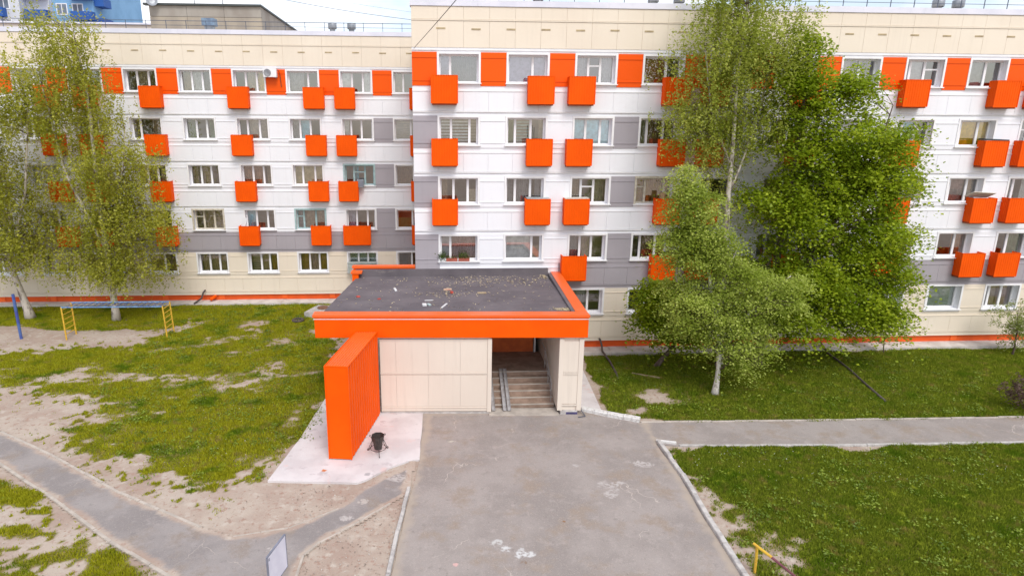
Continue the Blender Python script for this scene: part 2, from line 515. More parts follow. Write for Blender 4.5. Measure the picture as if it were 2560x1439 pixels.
# ------------------------------------------------------------------ paved surfaces
def asphalt_mat(name, c1, c2, pale, blobs=(), cracks=True, dust=False, margin=False):
    m, t, out = new_mat(name)
    p = N(t, 'ShaderNodeBsdfPrincipled', Roughness=0.9)
    p.inputs['Specular IOR Level'].default_value = 0.2
    c = mixc(t, ramp(t, noise(t, 0.45, 6), 0.38, 0.62), tuple(0.96 * x for x in c1), c2)
    c = mixc(t, ramp(t, noise(t, 0.8, 6, None, 0.65), 0.5, 0.66), c, (1.05 * c1[0], 0.97 * c1[1], 0.86 * c1[2]))
    c = mixc(t, ramp(t, noise(t, 2.1, 7, None, 0.68), 0.5, 0.72), c, tuple(1.07 * x for x in c2))
    c = mixc(t, ramp(t, noise(t, 3.3, 7, None, 0.7), 0.55, 0.7), c, tuple(0.92 * x for x in c1))
    c = mixc(t, ramp(t, noise(t, 30.0, 5, None, 0.85), 0.52, 0.70), c, pale)
    c = mixc(t, ramp(t, noise(t, 24.0, 4, None, 0.75), 0.60, 0.70), c, tuple(0.72 * x for x in c1))
    g = N(t, 'ShaderNodeNewGeometry')
    wob = N(t, 'ShaderNodeTexNoise', Scale=2.4, Detail=6)
    t.links.new(g.outputs['Position'], wob.inputs['Vector'])
    for (bx, by, br, bc, ex) in blobs:
        mp = N(t, 'ShaderNodeMapping', vector_type='POINT', Location=(-bx * ex, -by, 0), Scale=(ex, 1, 0))
        t.links.new(g.outputs['Position'], mp.inputs['Vector'])
        ln = N(t, 'ShaderNodeVectorMath', operation='LENGTH')
        t.links.new(mp.outputs[0], ln.inputs[0])
        ad = N(t, 'ShaderNodeMath', operation='MULTIPLY_ADD')
        t.links.new(wob.outputs['Fac'], ad.inputs[0]); ad.inputs[1].default_value = br * 3.4
        t.links.new(ln.outputs['Value'], ad.inputs[2])
        holes = N(t, 'ShaderNodeMath', operation='MULTIPLY')
        t.links.new(ramp(t, ad.outputs[0], br * 2.65, br * 2.2), holes.inputs[0]); t.links.new(ramp(t, noise(t, 9.0, 5), 0.36, 0.56), holes.inputs[1])
        c = mixc(t, holes.outputs[0], c, bc)
    if dust:                                      # sand blown against the kerbs and the porch
        sx = N(t, 'ShaderNodeSeparateXYZ'); t.links.new(g.outputs['Position'], sx.inputs[0])
        def lin(ax, ay, k):
            a = N(t, 'ShaderNodeMath', operation='MULTIPLY'); t.links.new(sx.outputs[0], a.inputs[0]); a.inputs[1].default_value = ax
            b_ = N(t, 'ShaderNodeMath', operation='MULTIPLY_ADD'); t.links.new(sx.outputs[1], b_.inputs[0]); b_.inputs[1].default_value = ay; t.links.new(a.outputs[0], b_.inputs[2])
            c_ = N(t, 'ShaderNodeMath', operation='ADD'); t.links.new(b_.outputs[0], c_.inputs[0]); c_.inputs[1].default_value = k
            a_ = N(t, 'ShaderNodeMath', operation='ABSOLUTE'); t.links.new(c_.outputs[0], a_.inputs[0]); c_ = a_
            w_ = N(t, 'ShaderNodeMath', operation='MULTIPLY_ADD'); t.links.new(wob.outputs['Fac'], w_.inputs[0]); w_.inputs[1].default_value = 0.7; t.links.new(c_.outputs[0], w_.inputs[2])
            return w_.outputs[0]
        for e_, rng_ in ((lin(1.0, -0.098, 2.55), 0.32), (lin(-1.0, 0.04, 7.22), 0.28), (lin(0.05, -1.0, 23.2), 0.35)):
            c = mixc(t, ramp(t, e_, rng_ + 0.35, 0.30), c, (0.37, 0.315, 0.265))
    if cracks:
        vo = N(t, 'ShaderNodeTexVoronoi', feature='DISTANCE_TO_EDGE', Scale=0.33)
        wv = N(t, 'ShaderNodeVectorMath', operation='ADD')
        sc = N(t, 'ShaderNodeVectorMath', operation='SCALE'); sc.inputs['Scale'].default_value = 0.5
        t.links.new(wob.outputs['Color'], sc.inputs[0]); t.links.new(sc.outputs[0], wv.inputs[0]); t.links.new(g.outputs['Position'], wv.inputs[1])
        t.links.new(wv.outputs[0], vo.inputs['Vector'])
        gate = ramp(t, noise(t, 0.42, 2), 0.54, 0.62)
        cr = ramp(t, vo.outputs['Distance'], 0.0045, 0.001)
        mm = N(t, 'ShaderNodeMath', operation='MULTIPLY'); t.links.new(cr, mm.inputs[0]); t.links.new(gate, mm.inputs[1])
        c = mixc(t, mm.outputs[0], c, pale)
    if margin:
        at = N(t, 'ShaderNodeAttribute', attribute_name='inside')
        c = mixc(t, ramp(t, at.outputs['Fac'], 0.0, 1.0), sand_colour(t), c)
    t.links.new(c, p.inputs['Base Color'])
    t.links.new(bump(t, noise(t, 60.0, 4, None, 0.7), 0.35, 0.01), p.inputs['Normal'])
    t.links.new(p.outputs['BSDF'], out.inputs['Surface'])
    return m


PALE = (0.41, 0.38, 0.365)
ASPHALT = asphalt_mat('old_asphalt', (0.258, 0.228, 0.214), (0.306, 0.272, 0.256), (0.44, 0.39, 0.35), [
    (1.55, 15.05, 0.25, (0.46, 0.45, 0.44), 1.0), (1.95, 14.75, 0.22, (0.52, 0.52, 0.52), 1.0), (2.35, 14.55, 0.28, (0.52, 0.52, 0.52), 1.0),
    (5.6, 17.75, 0.33, PALE, 0.8), (5.45, 17.1, 0.22, PALE, 1.0), (7.0, 18.95, 0.30, PALE, 0.8), (4.7, 19.0, 0.14, PALE, 0.7),
    (0.55, 20.9, 0.12, (0.45, 0.42, 0.36), 0.7), (3.7, 15.9, 0.07, (0.24, 0.13, 0.06), 1), (0.45, 14.2, 0.08, (0.55, 0.35, 0.33), 1),
    (2.3, 14.2, 0.12, (0.22, 0.16, 0.12), 1)], dust=True)
PATHMAT = asphalt_mat('path_asphalt', (0.232, 0.210, 0.205), (0.285, 0.260, 0.252), (0.37, 0.33, 0.30), [
    (-1.25, 18.5, 0.36, PALE, 1.0), (-0.95, 18.95, 0.18, PALE, 1.0), (-2.3, 17.2, 0.16, (0.40, 0.36, 0.33), 1.0),
    (-2.7, 16.4, 0.14, PALE, 0.6), (-4.6, 15.1, 0.12, PALE, 1.0)], margin=True)


def jitter(pts, step=0.35, amp=0.035, seed=1):
    r = random.Random(seed); o = []
    for i, a in enumerate(pts):
        b = pts[(i + 1) % len(pts)]
        L = math.hypot(b[0] - a[0], b[1] - a[1]); n = max(1, int(L / step))
        for k in range(n):
            t = k / n
            o.append((a[0] + (b[0] - a[0]) * t + r.uniform(-amp, amp), a[1] + (b[1] - a[1]) * t + r.uniform(-amp, amp)))
    return o


def sheet(name, pts, z, m, thick=0.06):
    b = MB(); b.prism(pts, z - thick, z)
    return tag(b.build(name, m), kind='structure')


sheet('forecourt', jitter(FORE, 0.5, 0.03, 2), 0.016, ASPHALT)
LP = [(-0.83, 19.5), (-1.3, 18.9), (-2.0, 18.42), (-2.97, 17.02), (-4.26, 15.95), (-5.77, 15.63), (-6.82, 16.14), (-9.94, 18.02), (-13.43, 20.55), (-16.41, 22.47), (-24, 27.0),
      (-24, 25.0), (-14.96, 20.22), (-11.99, 18.02), (-9.07, 15.72), (-6.83, 14.17), (-4.6, 12.3), (-2.5, 9.0), (-2.3, 12.3), (-3.4, 13.2), (-3.69, 14.0), (-3.67, 14.84), (-3.29, 15.41), (-2.28, 16.28), (-1.06, 17.56)]
gx_, gy_ = np.meshgrid(np.arange(-24.5, -0.5, 0.11), np.arange(8.8, 27.3, 0.11), indexing='ij')
sdp = sdist(gx_.ravel(), gy_.ravel(), LP)
n_ = gx_.shape[1]
ii, jj = np.meshgrid(np.arange(gx_.shape[0] - 1), np.arange(n_ - 1), indexing='ij'); q = (ii * n_ + jj).ravel()
fq = np.stack([q, q + n_, q + n_ + 1, q + 1], 1)
fq = fq[(sdp[fq] > -0.17).all(1)]
use = np.unique(fq); remap = np.zeros(len(sdp), int); remap[use] = np.arange(len(use))
ux, uy = gx_.ravel()[use], gy_.ravel()[use]
pm_ = np_mesh('footpath', np.stack([ux, uy, 0.010 + 0.004 * sstep(0, 0.5, sdp[use])], 1), remap[fq], PATHMAT)
at = pm_.attributes.new('inside', 'FLOAT', 'POINT')
at.data.foreach_set('value', sstep(0.03, 0.20, sdp[use] + (fbm(ux, uy, 0.45, 61) - 0.5) * 0.30).astype(np.float32))
pm_.polygons.foreach_set('use_smooth', np.ones(len(fq), bool))
tag(put('footpath', pm_), kind='structure')

CONC = mat('kerb_concrete', (0.50, 0.48, 0.46), (0.36, 0.34, 0.33), scale=5, rough=0.9, bmp=0.4, bscale=30)
CONC_DUST = mat('dusty_edging_concrete', (0.46, 0.41, 0.36), (0.36, 0.32, 0.28), scale=3, rough=0.9, bmp=0.4, bscale=30)
LIME = mat('whitewashed_concrete', (0.62, 0.61, 0.60), (0.47, 0.45, 0.43), scale=9, rough=0.85, bmp=0.5, bscale=18, lo=0.5, hi=0.62)


def kerb(name, line, w, h, stone, m, z=0.0, seed=0):
    """a line of kerb stones, each a part"""
    r = random.Random(seed)
    root = tag(empty(name, (line[0][0], line[0][1], 0)), kind='structure')
    seg = []
    for a, b in zip(line[:-1], line[1:]):
        L = math.hypot(b[0] - a[0], b[1] - a[1]); n = max(1, round(L / stone))
        for k in range(n):
            seg.append(((a[0] + (b[0] - a[0]) * k / n, a[1] + (b[1] - a[1]) * k / n), (a[0] + (b[0] - a[0]) * (k + 1) / n, a[1] + (b[1] - a[1]) * (k + 1) / n)))
    for a, b in seg:
        dx, dy = b[0] - a[0], b[1] - a[1]; L = math.hypot(dx, dy); dx, dy = dx / L, dy / L
        px, py = -dy * w / 2, dx * w / 2
        g = 0.008; j = r.uniform(-0.012, 0.012); hz = h + r.uniform(-0.012, 0.012)
        A = (a[0] + dx * g - dy * j, a[1] + dy * g + dx * j); B = (b[0] - dx * g - dy * j, b[1] - dy * g + dx * j)
        mb = MB()
        low = [(A[0] - px, A[1] - py), (B[0] - px, B[1] - py), (B[0] + px, B[1] + py), (A[0] + px, A[1] + py)]
        s = 0.82
        topp = [(A[0] - px * s, A[1] - py * s), (B[0] - px * s, B[1] - py * s), (B[0] + px * s, B[1] + py * s), (A[0] + px * s, A[1] + py * s)]
        i = 0
        for pp, zz in ((low, z - 0.1), (low, z + hz - 0.02), (topp, z + hz)):
            mb.v += [(p[0], p[1], zz) for p in pp]
        for k in range(2):
            for q_ in range(4):
                e = (q_ + 1) % 4
                mb.f.append((k * 4 + q_, k * 4 + e, k * 4 + 4 + e, k * 4 + 4 + q_)); mb.mi.append(0)
        mb.f.append((8, 9, 10, 11)); mb.mi.append(0)
        mb.build('kerb_stone', m, root)
    return root


kerb('kerb', [(-0.90, 17.85), (-1.15, 15.65), (-1.29, 13.87), (-1.45, 9)], 0.11, 0.10, 1.0, CONC, seed=1)
kerb('kerb', [(8.12, 20.42), (8.14, 18.15), (7.98, 15.75), (7.90, 13.39), (7.86, 9)], 0.16, 0.12, 1.0, CONC, seed=2)
kerb('kerb', [(8.06, 20.50), (8.75, 20.30)], 0.09, 0.10, 0.7, LIME, seed=3)
kerb('kerb', [(5.95, 23.25), (6.86, 22.72), (7.98, 22.12)], 0.26, 0.17, 0.62, LIME, seed=4)
kerb('path_edging', [(8.0, 22.06), (12.7, 21.95), (23.5, 21.75), (36, 21.5)], 0.09, 0.045, 1.0, CONC_DUST, seed=5)
kerb('path_edging', [(8.8, 20.16), (14.7, 19.90), (21.76, 19.77), (36, 19.5)], 0.10, 0.045, 1.0, CONC, seed=6)
kerb('path_edging', [(-16.41, 22.53), (-13.43, 20.60), (-9.94, 18.08), (-6.82, 16.18)], 0.10, 0.03, 1.0, CONC_DUST, seed=7)
kerb('path_edging', [(-14.96, 20.16), (-11.99, 17.96), (-9.07, 15.66), (-6.83, 14.11), (-4.6, 12.2)], 0.10, 0.035, 1.0, CONC_DUST, seed=8)
kerb('path_edging', [(-1.45, 17.10), (-2.28, 16.22), (-3.29, 15.34), (-3.62, 14.8), (-3.64, 13.9)], 0.07, 0.025, 0.8, CONC_DUST, seed=9)
kerb('path_edging', [(-2.99, 16.9), (-4.3, 16.02), (-5.77, 15.72)], 0.06, 0.02, 0.8, CONC_DUST, seed=10)


def pad_mat():
    m, t, out = new_mat('pale_concrete')
    p = N(t, 'ShaderNodeBsdfPrincipled', Roughness=0.85)
    p.inputs['Specular IOR Level'].default_value = 0.2
    c = mixc(t, ramp(t, noise(t, 0.9, 5), 0.36, 0.66), (0.60, 0.57, 0.575), (0.52, 0.48, 0.485))
    c = mixc(t, ramp(t, noise(t, 2.2, 6, None, 0.65), 0.56, 0.70), c, (0.45, 0.41, 0.42))
    c = mixc(t, ramp(t, noise(t, 1.3, 3), 0.62, 0.72), c, (0.58, 0.46, 0.445))
    c = mixc(t, ramp(t, noise(t, 17.0, 4), 0.68, 0.75), c, (0.40, 0.33, 0.32))
    g = N(t, 'ShaderNodeNewGeometry')
    for (bx, by, br, bc) in ((-3.78, 19.05, 0.10, (0.50, 0.17, 0.06)), (-2.3, 18.75, 0.12, (0.36, 0.34, 0.35))):
        mp = N(t, 'ShaderNodeMapping', Location=(-bx, -by, 0), Scale=(1, 1, 0))
        t.links.new(g.outputs['Position'], mp.inputs['Vector'])
        ln = N(t, 'ShaderNodeVectorMath', operation='LENGTH'); t.links.new(mp.outputs[0], ln.inputs[0])
        ad = N(t, 'ShaderNodeMath', operation='MULTIPLY_ADD')
        t.links.new(noise(t, 9, 4), ad.inputs[0]); ad.inputs[1].default_value = br * 2; t.links.new(ln.outputs['Value'], ad.inputs[2])
        c = mixc(t, ramp(t, ad.outputs[0], br * 2.1, br * 1.4), c, bc)
    t.links.new(c, p.inputs['Base Color'])
    t.links.new(bump(t, noise(t, 20, 6), 0.25, 0.02), p.inputs['Normal'])
    t.links.new(p.outputs['BSDF'], out.inputs['Surface'])
    return m


PAD = pad_mat()
sheet('concrete_pad', jitter([(-5.5, 18.53), (-2.62, 18.26), (-2.35, 18.4), (-1.6, 19.15), (-0.95, 19.55), (-0.62, 19.62), (-0.55, 23.3), (-2.2, 23.36), (-4.65, 25.3), (-5.05, 21.43)], 0.6, 0.018, 4), 0.045, PAD, 0.12)
sheet('concrete_strip', [(7.0, 30.2), (7.0, 27.84), (6.72, 23.2), (5.95, 23.33), (5.9, 30.2)], 0.04, PAD, 0.1)
PAVE = mat('apron_concrete', (0.60, 0.56, 0.53), (0.47, 0.43, 0.40), scale=2.2, rough=0.9, bmp=0.3, bscale=25)
for nm, x0, x1, ya, yb in (('building_apron', -40, -4.2, 39.72, 40.7), ('building_apron', 5.95, 42, 29.62, 30.6)):
    root = tag(empty(nm, (x0, ya, 0)), kind='structure')
    n = int((x1 - x0) / 3.0)
    for k in range(n + 1):
        a, b_ = x0 + 3.0 * k, min(x0 + 3.0 * (k + 1), x1)
        if b_ - a > 0.1:
            MB().box(a + 0.006, b_ - 0.006, ya + random.uniform(-0.03, 0.03), yb, -0.05, 0.13 + random.uniform(-0.008, 0.008)).build('slab', PAVE, root)

# ------------------------------------------------------------------ apartment building
YR, YL = 30.39, 40.51
WW, WH, PITCH = 1.82, 1.24, 3.2
ZT = lambda s: 3.23 + 2.8 * (s - 1)
TH = 0.36
_win_cache, _pane_cache, _curt_cache = {}, {}, {}


def window_frame_mesh(splits, vent, m):
    key = (splits, vent, m.name)
    if key in _win_cache: return _win_cache[key]
    b = MB(); s = 0.095
    for x0, x1, z0, z1 in ((-s, 0, -0.02, WH + s), (WW, WW + s, -0.02, WH + s), (0, WW, WH, WH + s)):
        b.box(x0, x1, -0.055, 0.02, z0, z1)
    y0, y1, w = TH - 0.09, TH - 0.01, 0.075
    b.box(0, w, y0, y1, 0, WH); b.box(WW - w, WW, y0, y1, 0, WH)
    b.box(w, WW - w, y0, y1, 0, w); b.box(w, WW - w, y0, y1, WH - w, WH)
    for f in splits:
        b.box(f * WW - 0.055, f * WW + 0.055, y0 - 0.004, y1, w, WH - w)
    if vent is not None:
        e = [0.0] + list(splits) + [1.0]
        xa = e[vent] * WW + (w if vent == 0 else 0.055); xb = e[vent + 1] * WW - (w if vent == len(e) - 2 else 0.055)
        b.box(xa, xb, y0 + 0.004, y1, WH * 0.62, WH * 0.62 + 0.07)
    me = b.mesh('window', m)
    _win_cache[key] = me
    return me


def pane_mesh(x0, x1, z0=0.075, z1=WH - 0.075):
    k = (round(x0, 3), round(x1, 3), round(z0, 3), round(z1, 3))
    if k not in _pane_cache:
        b = MB(); y = TH - 0.05
        b.quad((x0, y, z0), (x1, y, z0), (x1, y, z1), (x0, y, z1))
        _pane_cache[k] = b.mesh('pane', GLASS)
    return _pane_cache[k]


def curtain_mesh(x0, x1, z0, colour, style):
    k = (round(x0, 2), round(x1, 2), round(z0, 2), colour, style)
    if k in _curt_cache: return _curt_cache[k]
    b = MB()
    if style == 'pleat':
        n = max(3, int((x1 - x0) / 0.055)); y = TH + 0.16; r = random.Random(int(x0 * 100) + len(colour))
        P = [(x0 + (x1 - x0) * i / n, y + (0.028 if i % 2 else -0.028) * r.uniform(0.4, 1.3)) for i in range(n + 1)]
        for a, c in zip(P[:-1], P[1:]):
            b.quad((a[0], a[1], z0), (c[0], c[1], z0), (c[0], c[1], WH + 0.02), (a[0], a[1], WH + 0.02))
    elif style == 'flat':
        y = TH + 0.05
        b.quad((x0, y, z0), (x1, y, z0), (x1, y, WH + 0.02), (x0, y, WH + 0.02))
    elif style == 'stripe':
        y = TH + 0.06; h = 0.085; z = WH
        while z > z0:
            b.quad((x0, y, z - h), (x1, y, z - h), (x1, y, z), (x0, y, z)); z -= h * 1.7
    elif style == 'half':
        y = TH + 0.05
        b.quad((x0, y, z0), (x1, y, z0), (x1, y, WH * 0.55), (x0, y, WH * 0.55))
    me = b.mesh('curtain', CLOTH[colour])
    _curt_cache[k] = me
    return me


SILL = MB().box(-0.13, WW + 0.13, -0.13, TH - 0.10, -0.065, -0.022).mesh('sill', PVC)


def window(parent, x, yw, z, splits, vent, curtains, m=None, lamp=False):
    w = put('window', window_frame_mesh(splits, vent, m or PVC), parent, (x, yw, z))
    put('sill', SILL, w, (x, yw, z))
    e = [0.0] + list(splits) + [1.0]
    for i in range(len(e) - 1):
        xa = e[i] * WW + (0.075 if i == 0 else 0.055); xb = e[i + 1] * WW - (0.075 if i == len(e) - 2 else 0.055)
        if vent == i:
            put('pane', pane_mesh(xa, xb, 0.075, WH * 0.62), w, (x, yw, z))
            put('pane', pane_mesh(xa, xb, WH * 0.62 + 0.07, WH - 0.075), w, (x, yw, z))
        else:
            put('pane', pane_mesh(xa, xb), w, (x, yw, z))
    for (c0, c1, colour, style) in curtains:
        put('curtain', curtain_mesh(c0 * WW, c1 * WW, 0.0, colour, style), w, (x, yw, z))
    return w


def corrugated(b, x0, x1, y, z0, z1, n, depth=0.018, along='x', sh=None):
    """trapezoidal sheet facing -y (along x) or facing -x / +x (along y)"""
    P = []
    for i in range(n):
        a = i / n; w = 1 / n
        P += [(a, 0), (a + 0.55 * w, 0), (a + 0.65 * w, 1), (a + 0.9 * w, 1)]
    P.append((1, 0))
    for (t0, d0), (t1, d1) in zip(P[:-1], P[1:]):
        if along == 'x':
            A = (x0 + (x1 - x0) * t0, y + d0 * depth); B = (x0 + (x1 - x0) * t1, y + d1 * depth)
        else:
            A = (y + d0 * depth, x0 + (x1 - x0) * t0); B = (y + d1 * depth, x0 + (x1 - x0) * t1)
        b.quad((A[0], A[1], z0), (B[0], B[1], z0), (B[0], B[1], z1), (A[0], A[1], z1))


def balcony_meshes(w, d=0.52, h=1.21):
    f = MB(); corrugated(f, -w / 2, w / 2, -d, 0.03, h, max(8, int(w / 0.12)), 0.010)
    f.box(-w / 2, w / 2, -d - 0.008, -d + 0.03, h, h + 0.03)
    s1 = MB(); corrugated(s1, -d + 0.002, -0.03, -w / 2, 0.03, h, 5, 0.016, 'y'); s1.box(-w / 2 - 0.008, -w / 2 + 0.025, -d + 0.03, -0.03, h, h + 0.03)
    s2 = MB(); corrugated(s2, -d + 0.002, -0.03, w / 2, 0.03, h, 5, -0.016, 'y'); s2.box(w / 2 - 0.025, w / 2 + 0.008, -d + 0.03, -0.03, h, h + 0.03)
    fl = MB().box(-w / 2 + 0.03, w / 2 - 0.03, -d + 0.04, -0.03, -0.06, 0.06)
    tr = MB()
    for x in (-w / 2, w / 2):
        tr.box(x - 0.02, x + 0.02, -d - 0.012, -d + 0.022, 0.0, h + 0.005)
    tr.box(-w / 2, w / 2, -d - 0.01, -d + 0.02, -0.005, 0.035)
    BALC = [f.mesh('front_panel', ORANGE_PLAIN), s1.mesh('side_panel', ORANGE_PLAIN), s2.mesh('side_panel', ORANGE_PLAIN),
            fl.mesh('floor_slab', BALFLOOR), tr.mesh('corner_trim', ORANGE_PLAIN)]
    return BALC


BALFLOOR = mat('balcony_floor', (0.34, 0.07, 0.02), (0.28, 0.05, 0.02), rough=0.8)
BAL_STD = balcony_meshes(1.2)
BAL_WIDE = balcony_meshes(1.7)


def balcony(parent, xc, yw, z, ms):
    f, s1, s2, fl, tr = ms
    o = put('balcony', f, parent, (xc, yw, z))
    put('side_panel', s1, o, (xc, yw, z)); put('side_panel', s2, o, (xc, yw, z))
    put('floor_slab', fl, o, (xc, yw, z)); put('corner_trim', tr, o, (xc, yw, z))
    return o


SPLITS = [((0.33, 0.67), None), ((0.3, 0.66), 1), ((0.62,), None), ((0.28,), None), ((0.34, 0.68), 0), ((0.32, 0.7), None), ((0.55,), None), ((0.36, 0.66), 2)]
RANDC = [('brown', 'pleat'), ('beige', 'pleat'), ('sheer', 'pleat'), ('grey', 'pleat'), ('tan', 'pleat'), ('white', 'flat'), ('brown', 'pleat'), ('sheer', 'flat'), ('green', 'pleat'), ('white', 'pleat'), ('skyblue', 'pleat'), ('cream', 'flat')]


def rand_window(r):
    sp, v = r.choice(SPLITS)
    cset = []
    k = r.random()
    c, st = r.choice(RANDC)
    if k < 0.38:
        cset = [(0.0, r.uniform(0.25, 0.42), c, st), (r.uniform(0.6, 0.75), 1.0, c, st)]
    elif k < 0.8:
        cset = [(0.0, 1.0, c, st)]
    elif k < 0.96:
        cset = [(0.0, r.uniform(0.35, 0.6), c, st)]
    return sp, v, cset


PL, FL, ST = 'pleat', 'flat', 'stripe'
SPEC = {   # (wing, column, storey): splits, vent, curtains
    ('R', 0, 5): ((0.28,), None, [(0, 0.3, 'lilac', FL), (0.3, 1.0, 'grey', PL)]),
    ('R', 1, 5): ((0.64,), None, [(0, 1, 'lilac', FL)]),
    ('R', 2, 5): ((0.33, 0.64), 1, [(0, 0.36, 'sheer', PL), (0.66, 1, 'sheer', PL)]),
    ('R', 3, 5): ((0.62,), None, [(0, 0.62, 'rust', FL)]),
    ('R', 7, 5): ((0.2, 0.6), 2, [(0, 0.7, 'sheer', FL)]),
    ('R', 8, 5): ((0.55,), None, [(0, 0.55, 'grey', FL)]),
    ('R', 0, 4): ((0.30, 0.78), None, [(0, 0.78, 'white', ST), (0.78, 1, 'beige', ST)]),
    ('R', 1, 4): ((0.22, 0.63), None, [(0, 0.22, 'green', PL), (0.22, 0.62, 'mint', ST), (0.86, 1, 'tan', PL)]),
    ('R', 2, 4): ((0.33, 0.72), None, [(0, 1, 'skyblue', FL)]),
    ('R', 3, 4): ((0.22, 0.66), None, [(0.25, 1, 'brown', PL)]),
    ('R', 7, 4): ((0.25, 0.62), 2, [(0, 0.62, 'turquoise', FL)]),
    ('R', 8, 4): ((0.16, 0.66), 0, [(0.16, 1, 'yellow', FL)]),
    ('R', 0, 3): ((0.36, 0.74), None, [(0, 0.2, 'tan', PL), (0.74, 1, 'beige', 'half')]),
    ('R', 1, 3): ((0.25, 0.66), None, [(0, 0.25, 'grey', PL), (0.3, 0.62, 'grey', PL), (0.8, 1, 'grey', PL)]),
    ('R', 2, 3): ((0.28, 0.62), 1, [(0, 0.28, 'tan', PL), (0.62, 1, 'beige', PL)]),
    ('R', 3, 3): ((0.28, 0.8), 0, [(0, 1, 'gold', PL)]),
    ('R', 7, 3): ((0.2, 0.62), 1, [(0.55, 1, 'grey', PL)]),
    ('R', 8, 3): ((0.16, 0.66), 0, [(0.16, 0.66, 'pink', PL), (0.7, 1, 'tan', PL)]),
    ('R', 0, 2): ((0.27,), None, [(0, 0.27, 'sheer', FL), (0.27, 1, 'pink', PL)]),
    ('R', 1, 2): ((0.74,), None, [(0, 0.74, 'white', FL), (0.74, 1, 'tan', 'half')]),
    ('R', 2, 2): ((0.32, 0.64), None, [(0, 0.3, 'grey', PL), (0.4, 0.6, 'tan', PL)]),
    ('R', 3, 2): ((0.25, 0.68), None, [(0.25, 0.9, 'brown', PL)]),
    ('R', 7, 2): ((0.55,), None, [(0.0, 0.3, 'sheer', PL)]),
    ('R', 8, 2): ((0.12, 0.62), None, [(0.62, 1, 'peach', PL)]),
    ('R', 9, 2): ((0.45,), None, [(0.6, 1, 'green', PL)]),
    ('R', 2, 1): ((0.62,), None, [(0, 0.62, 'sheer', PL)]),
    ('R', 3, 1): ((0.5,), None, [(0, 1, 'grey', PL)]),
    ('R', 8, 1): ((0.14,), 0, [(0.14, 1, 'mint', FL)]),
    ('R', 9, 1): ((0.25, 0.62), None, [(0.25, 0.6, 'beige', PL), (0.62, 1, 'pink', PL)]),
    ('L', 0, 5): ((0.35, 0.72), None, [(0.35, 0.72, 'beige', PL)]),
    ('L', 1, 5): ((0.36, 0.7), None, [(0, 0.3, 'tan', PL), (0.36, 0.7, 'white', PL), (0.72, 1, 'grey', PL)]),
    ('L', 2, 5): ((0.36, 0.72), None, [(0.4, 0.7, 'beige', PL), (0.72, 1, 'yellow', PL)]),
    ('L', 3, 5): ((0.66,), None, [(0, 0.5, 'sheer', PL)]),
    ('L', 4, 5): ((0.36, 0.72), None, [(0, 0.36, 'white', FL), (0.72, 1, 'white', FL)]),
    ('L', 1, 4): ((0.36, 0.7), None, [(0, 0.36, 'green', PL), (0.75, 1, 'green', PL)]),
    ('L', 2, 4): ((0.3, 0.7), None, [(0.35, 0.75, 'beige', PL), (0.75, 1, 'tan', PL)]),
    ('L', 3, 4): ((0.3, 0.65), None, [(0, 0.28, 'sheer', PL), (0.3, 0.65, 'skyblue', FL)]),
    ('L', 4, 4): ((0.27, 0.62), None, [(0, 0.2, 'white', FL)]),
    ('L', 5, 4): ((0.55,), None, [(0, 0.5, 'tan', ST)]),
    ('L', 1, 3): ((0.36, 0.7), None, [(0.36, 0.7, 'tan', PL), (0, 0.2, 'tan', PL)]),
    ('L', 2, 3): ((0.36, 0.72), None, [(0, 0.75, 'peach', PL), (0.8, 1, 'tan', PL)]),
    ('L', 3, 3): ((0.3, 0.72), None, [(0, 1, 'cream', FL)]),
    ('L', 4, 3): ((0.3, 0.68), 1, [(0.3, 0.45, 'turquoise', PL)]),
    ('L', 1, 2): ((0.3, 0.66), 0, [(0.3, 1, 'tan', PL)]),
    ('L', 2, 2): ((0.36, 0.74), None, [(0, 0.3, 'skyblue', PL)]),
    ('L', 3, 2): ((0.24, 0.66), 0, [(0, 0.24, 'grey', PL), (0.26, 1, 'tan', PL)]),
    ('L', 4, 2): ((0.34, 0.72), None, [(0, 0.3, 'lilac', PL)]),
    ('L', 5, 2): ((0.55,), None, [(0, 0.5, 'green', 'half'), (0.55, 1, 'navy', 'half')]),
    ('L', 1, 1): ((0.36, 0.7), None, [(0.1, 0.36, 'tan', PL), (0.38, 1, 'tan', PL)]),
    ('L', 2, 1): ((0.4, 0.7), None, [(0.1, 0.45, 'beige', ST), (0.42, 0.68, 'tan', PL), (0.75, 1, 'gold', PL)]),
    ('L', 3, 1): ((0.36, 0.7), None, [(0.05, 0.34, 'gold', PL), (0.36, 0.66, 'pink', PL), (0.7, 1, 'gold', PL)]),
    ('L', 4, 1): ((0.34, 0.68), None, [(0, 1, 'mint', PL)]),
    ('L', 5, 1): ((0.5,), None, [(0, 0.5, 'sheer', ST), (0.55, 1, 'brown', FL)]),
}
FRAMES = {('L', 1, 2): WOODFRAME, ('L', 3, 2): TEALFRAME, ('L', 4, 3): TEALFRAME, ('R', 3, 3): WOODFRAME}

PIER_CACHE, SPAN_CACHE = {}, {}


def pier_mesh(w, m, corner=False):
    k = (round(w, 3), m.name)
    if k not in PIER_CACHE:
        b = MB(); h = WH + 0.23
        b.box(0, w, -0.030, 0.012, 0, h)
        for z in (0.15 + 0.06, 0.15 + WH - 0.17):
            b.box(0.0, w, -0.055, -0.028, z, z + 0.035)
        PIER_CACHE[k] = b.mesh('pier_panel', m)
    return PIER_CACHE[k]


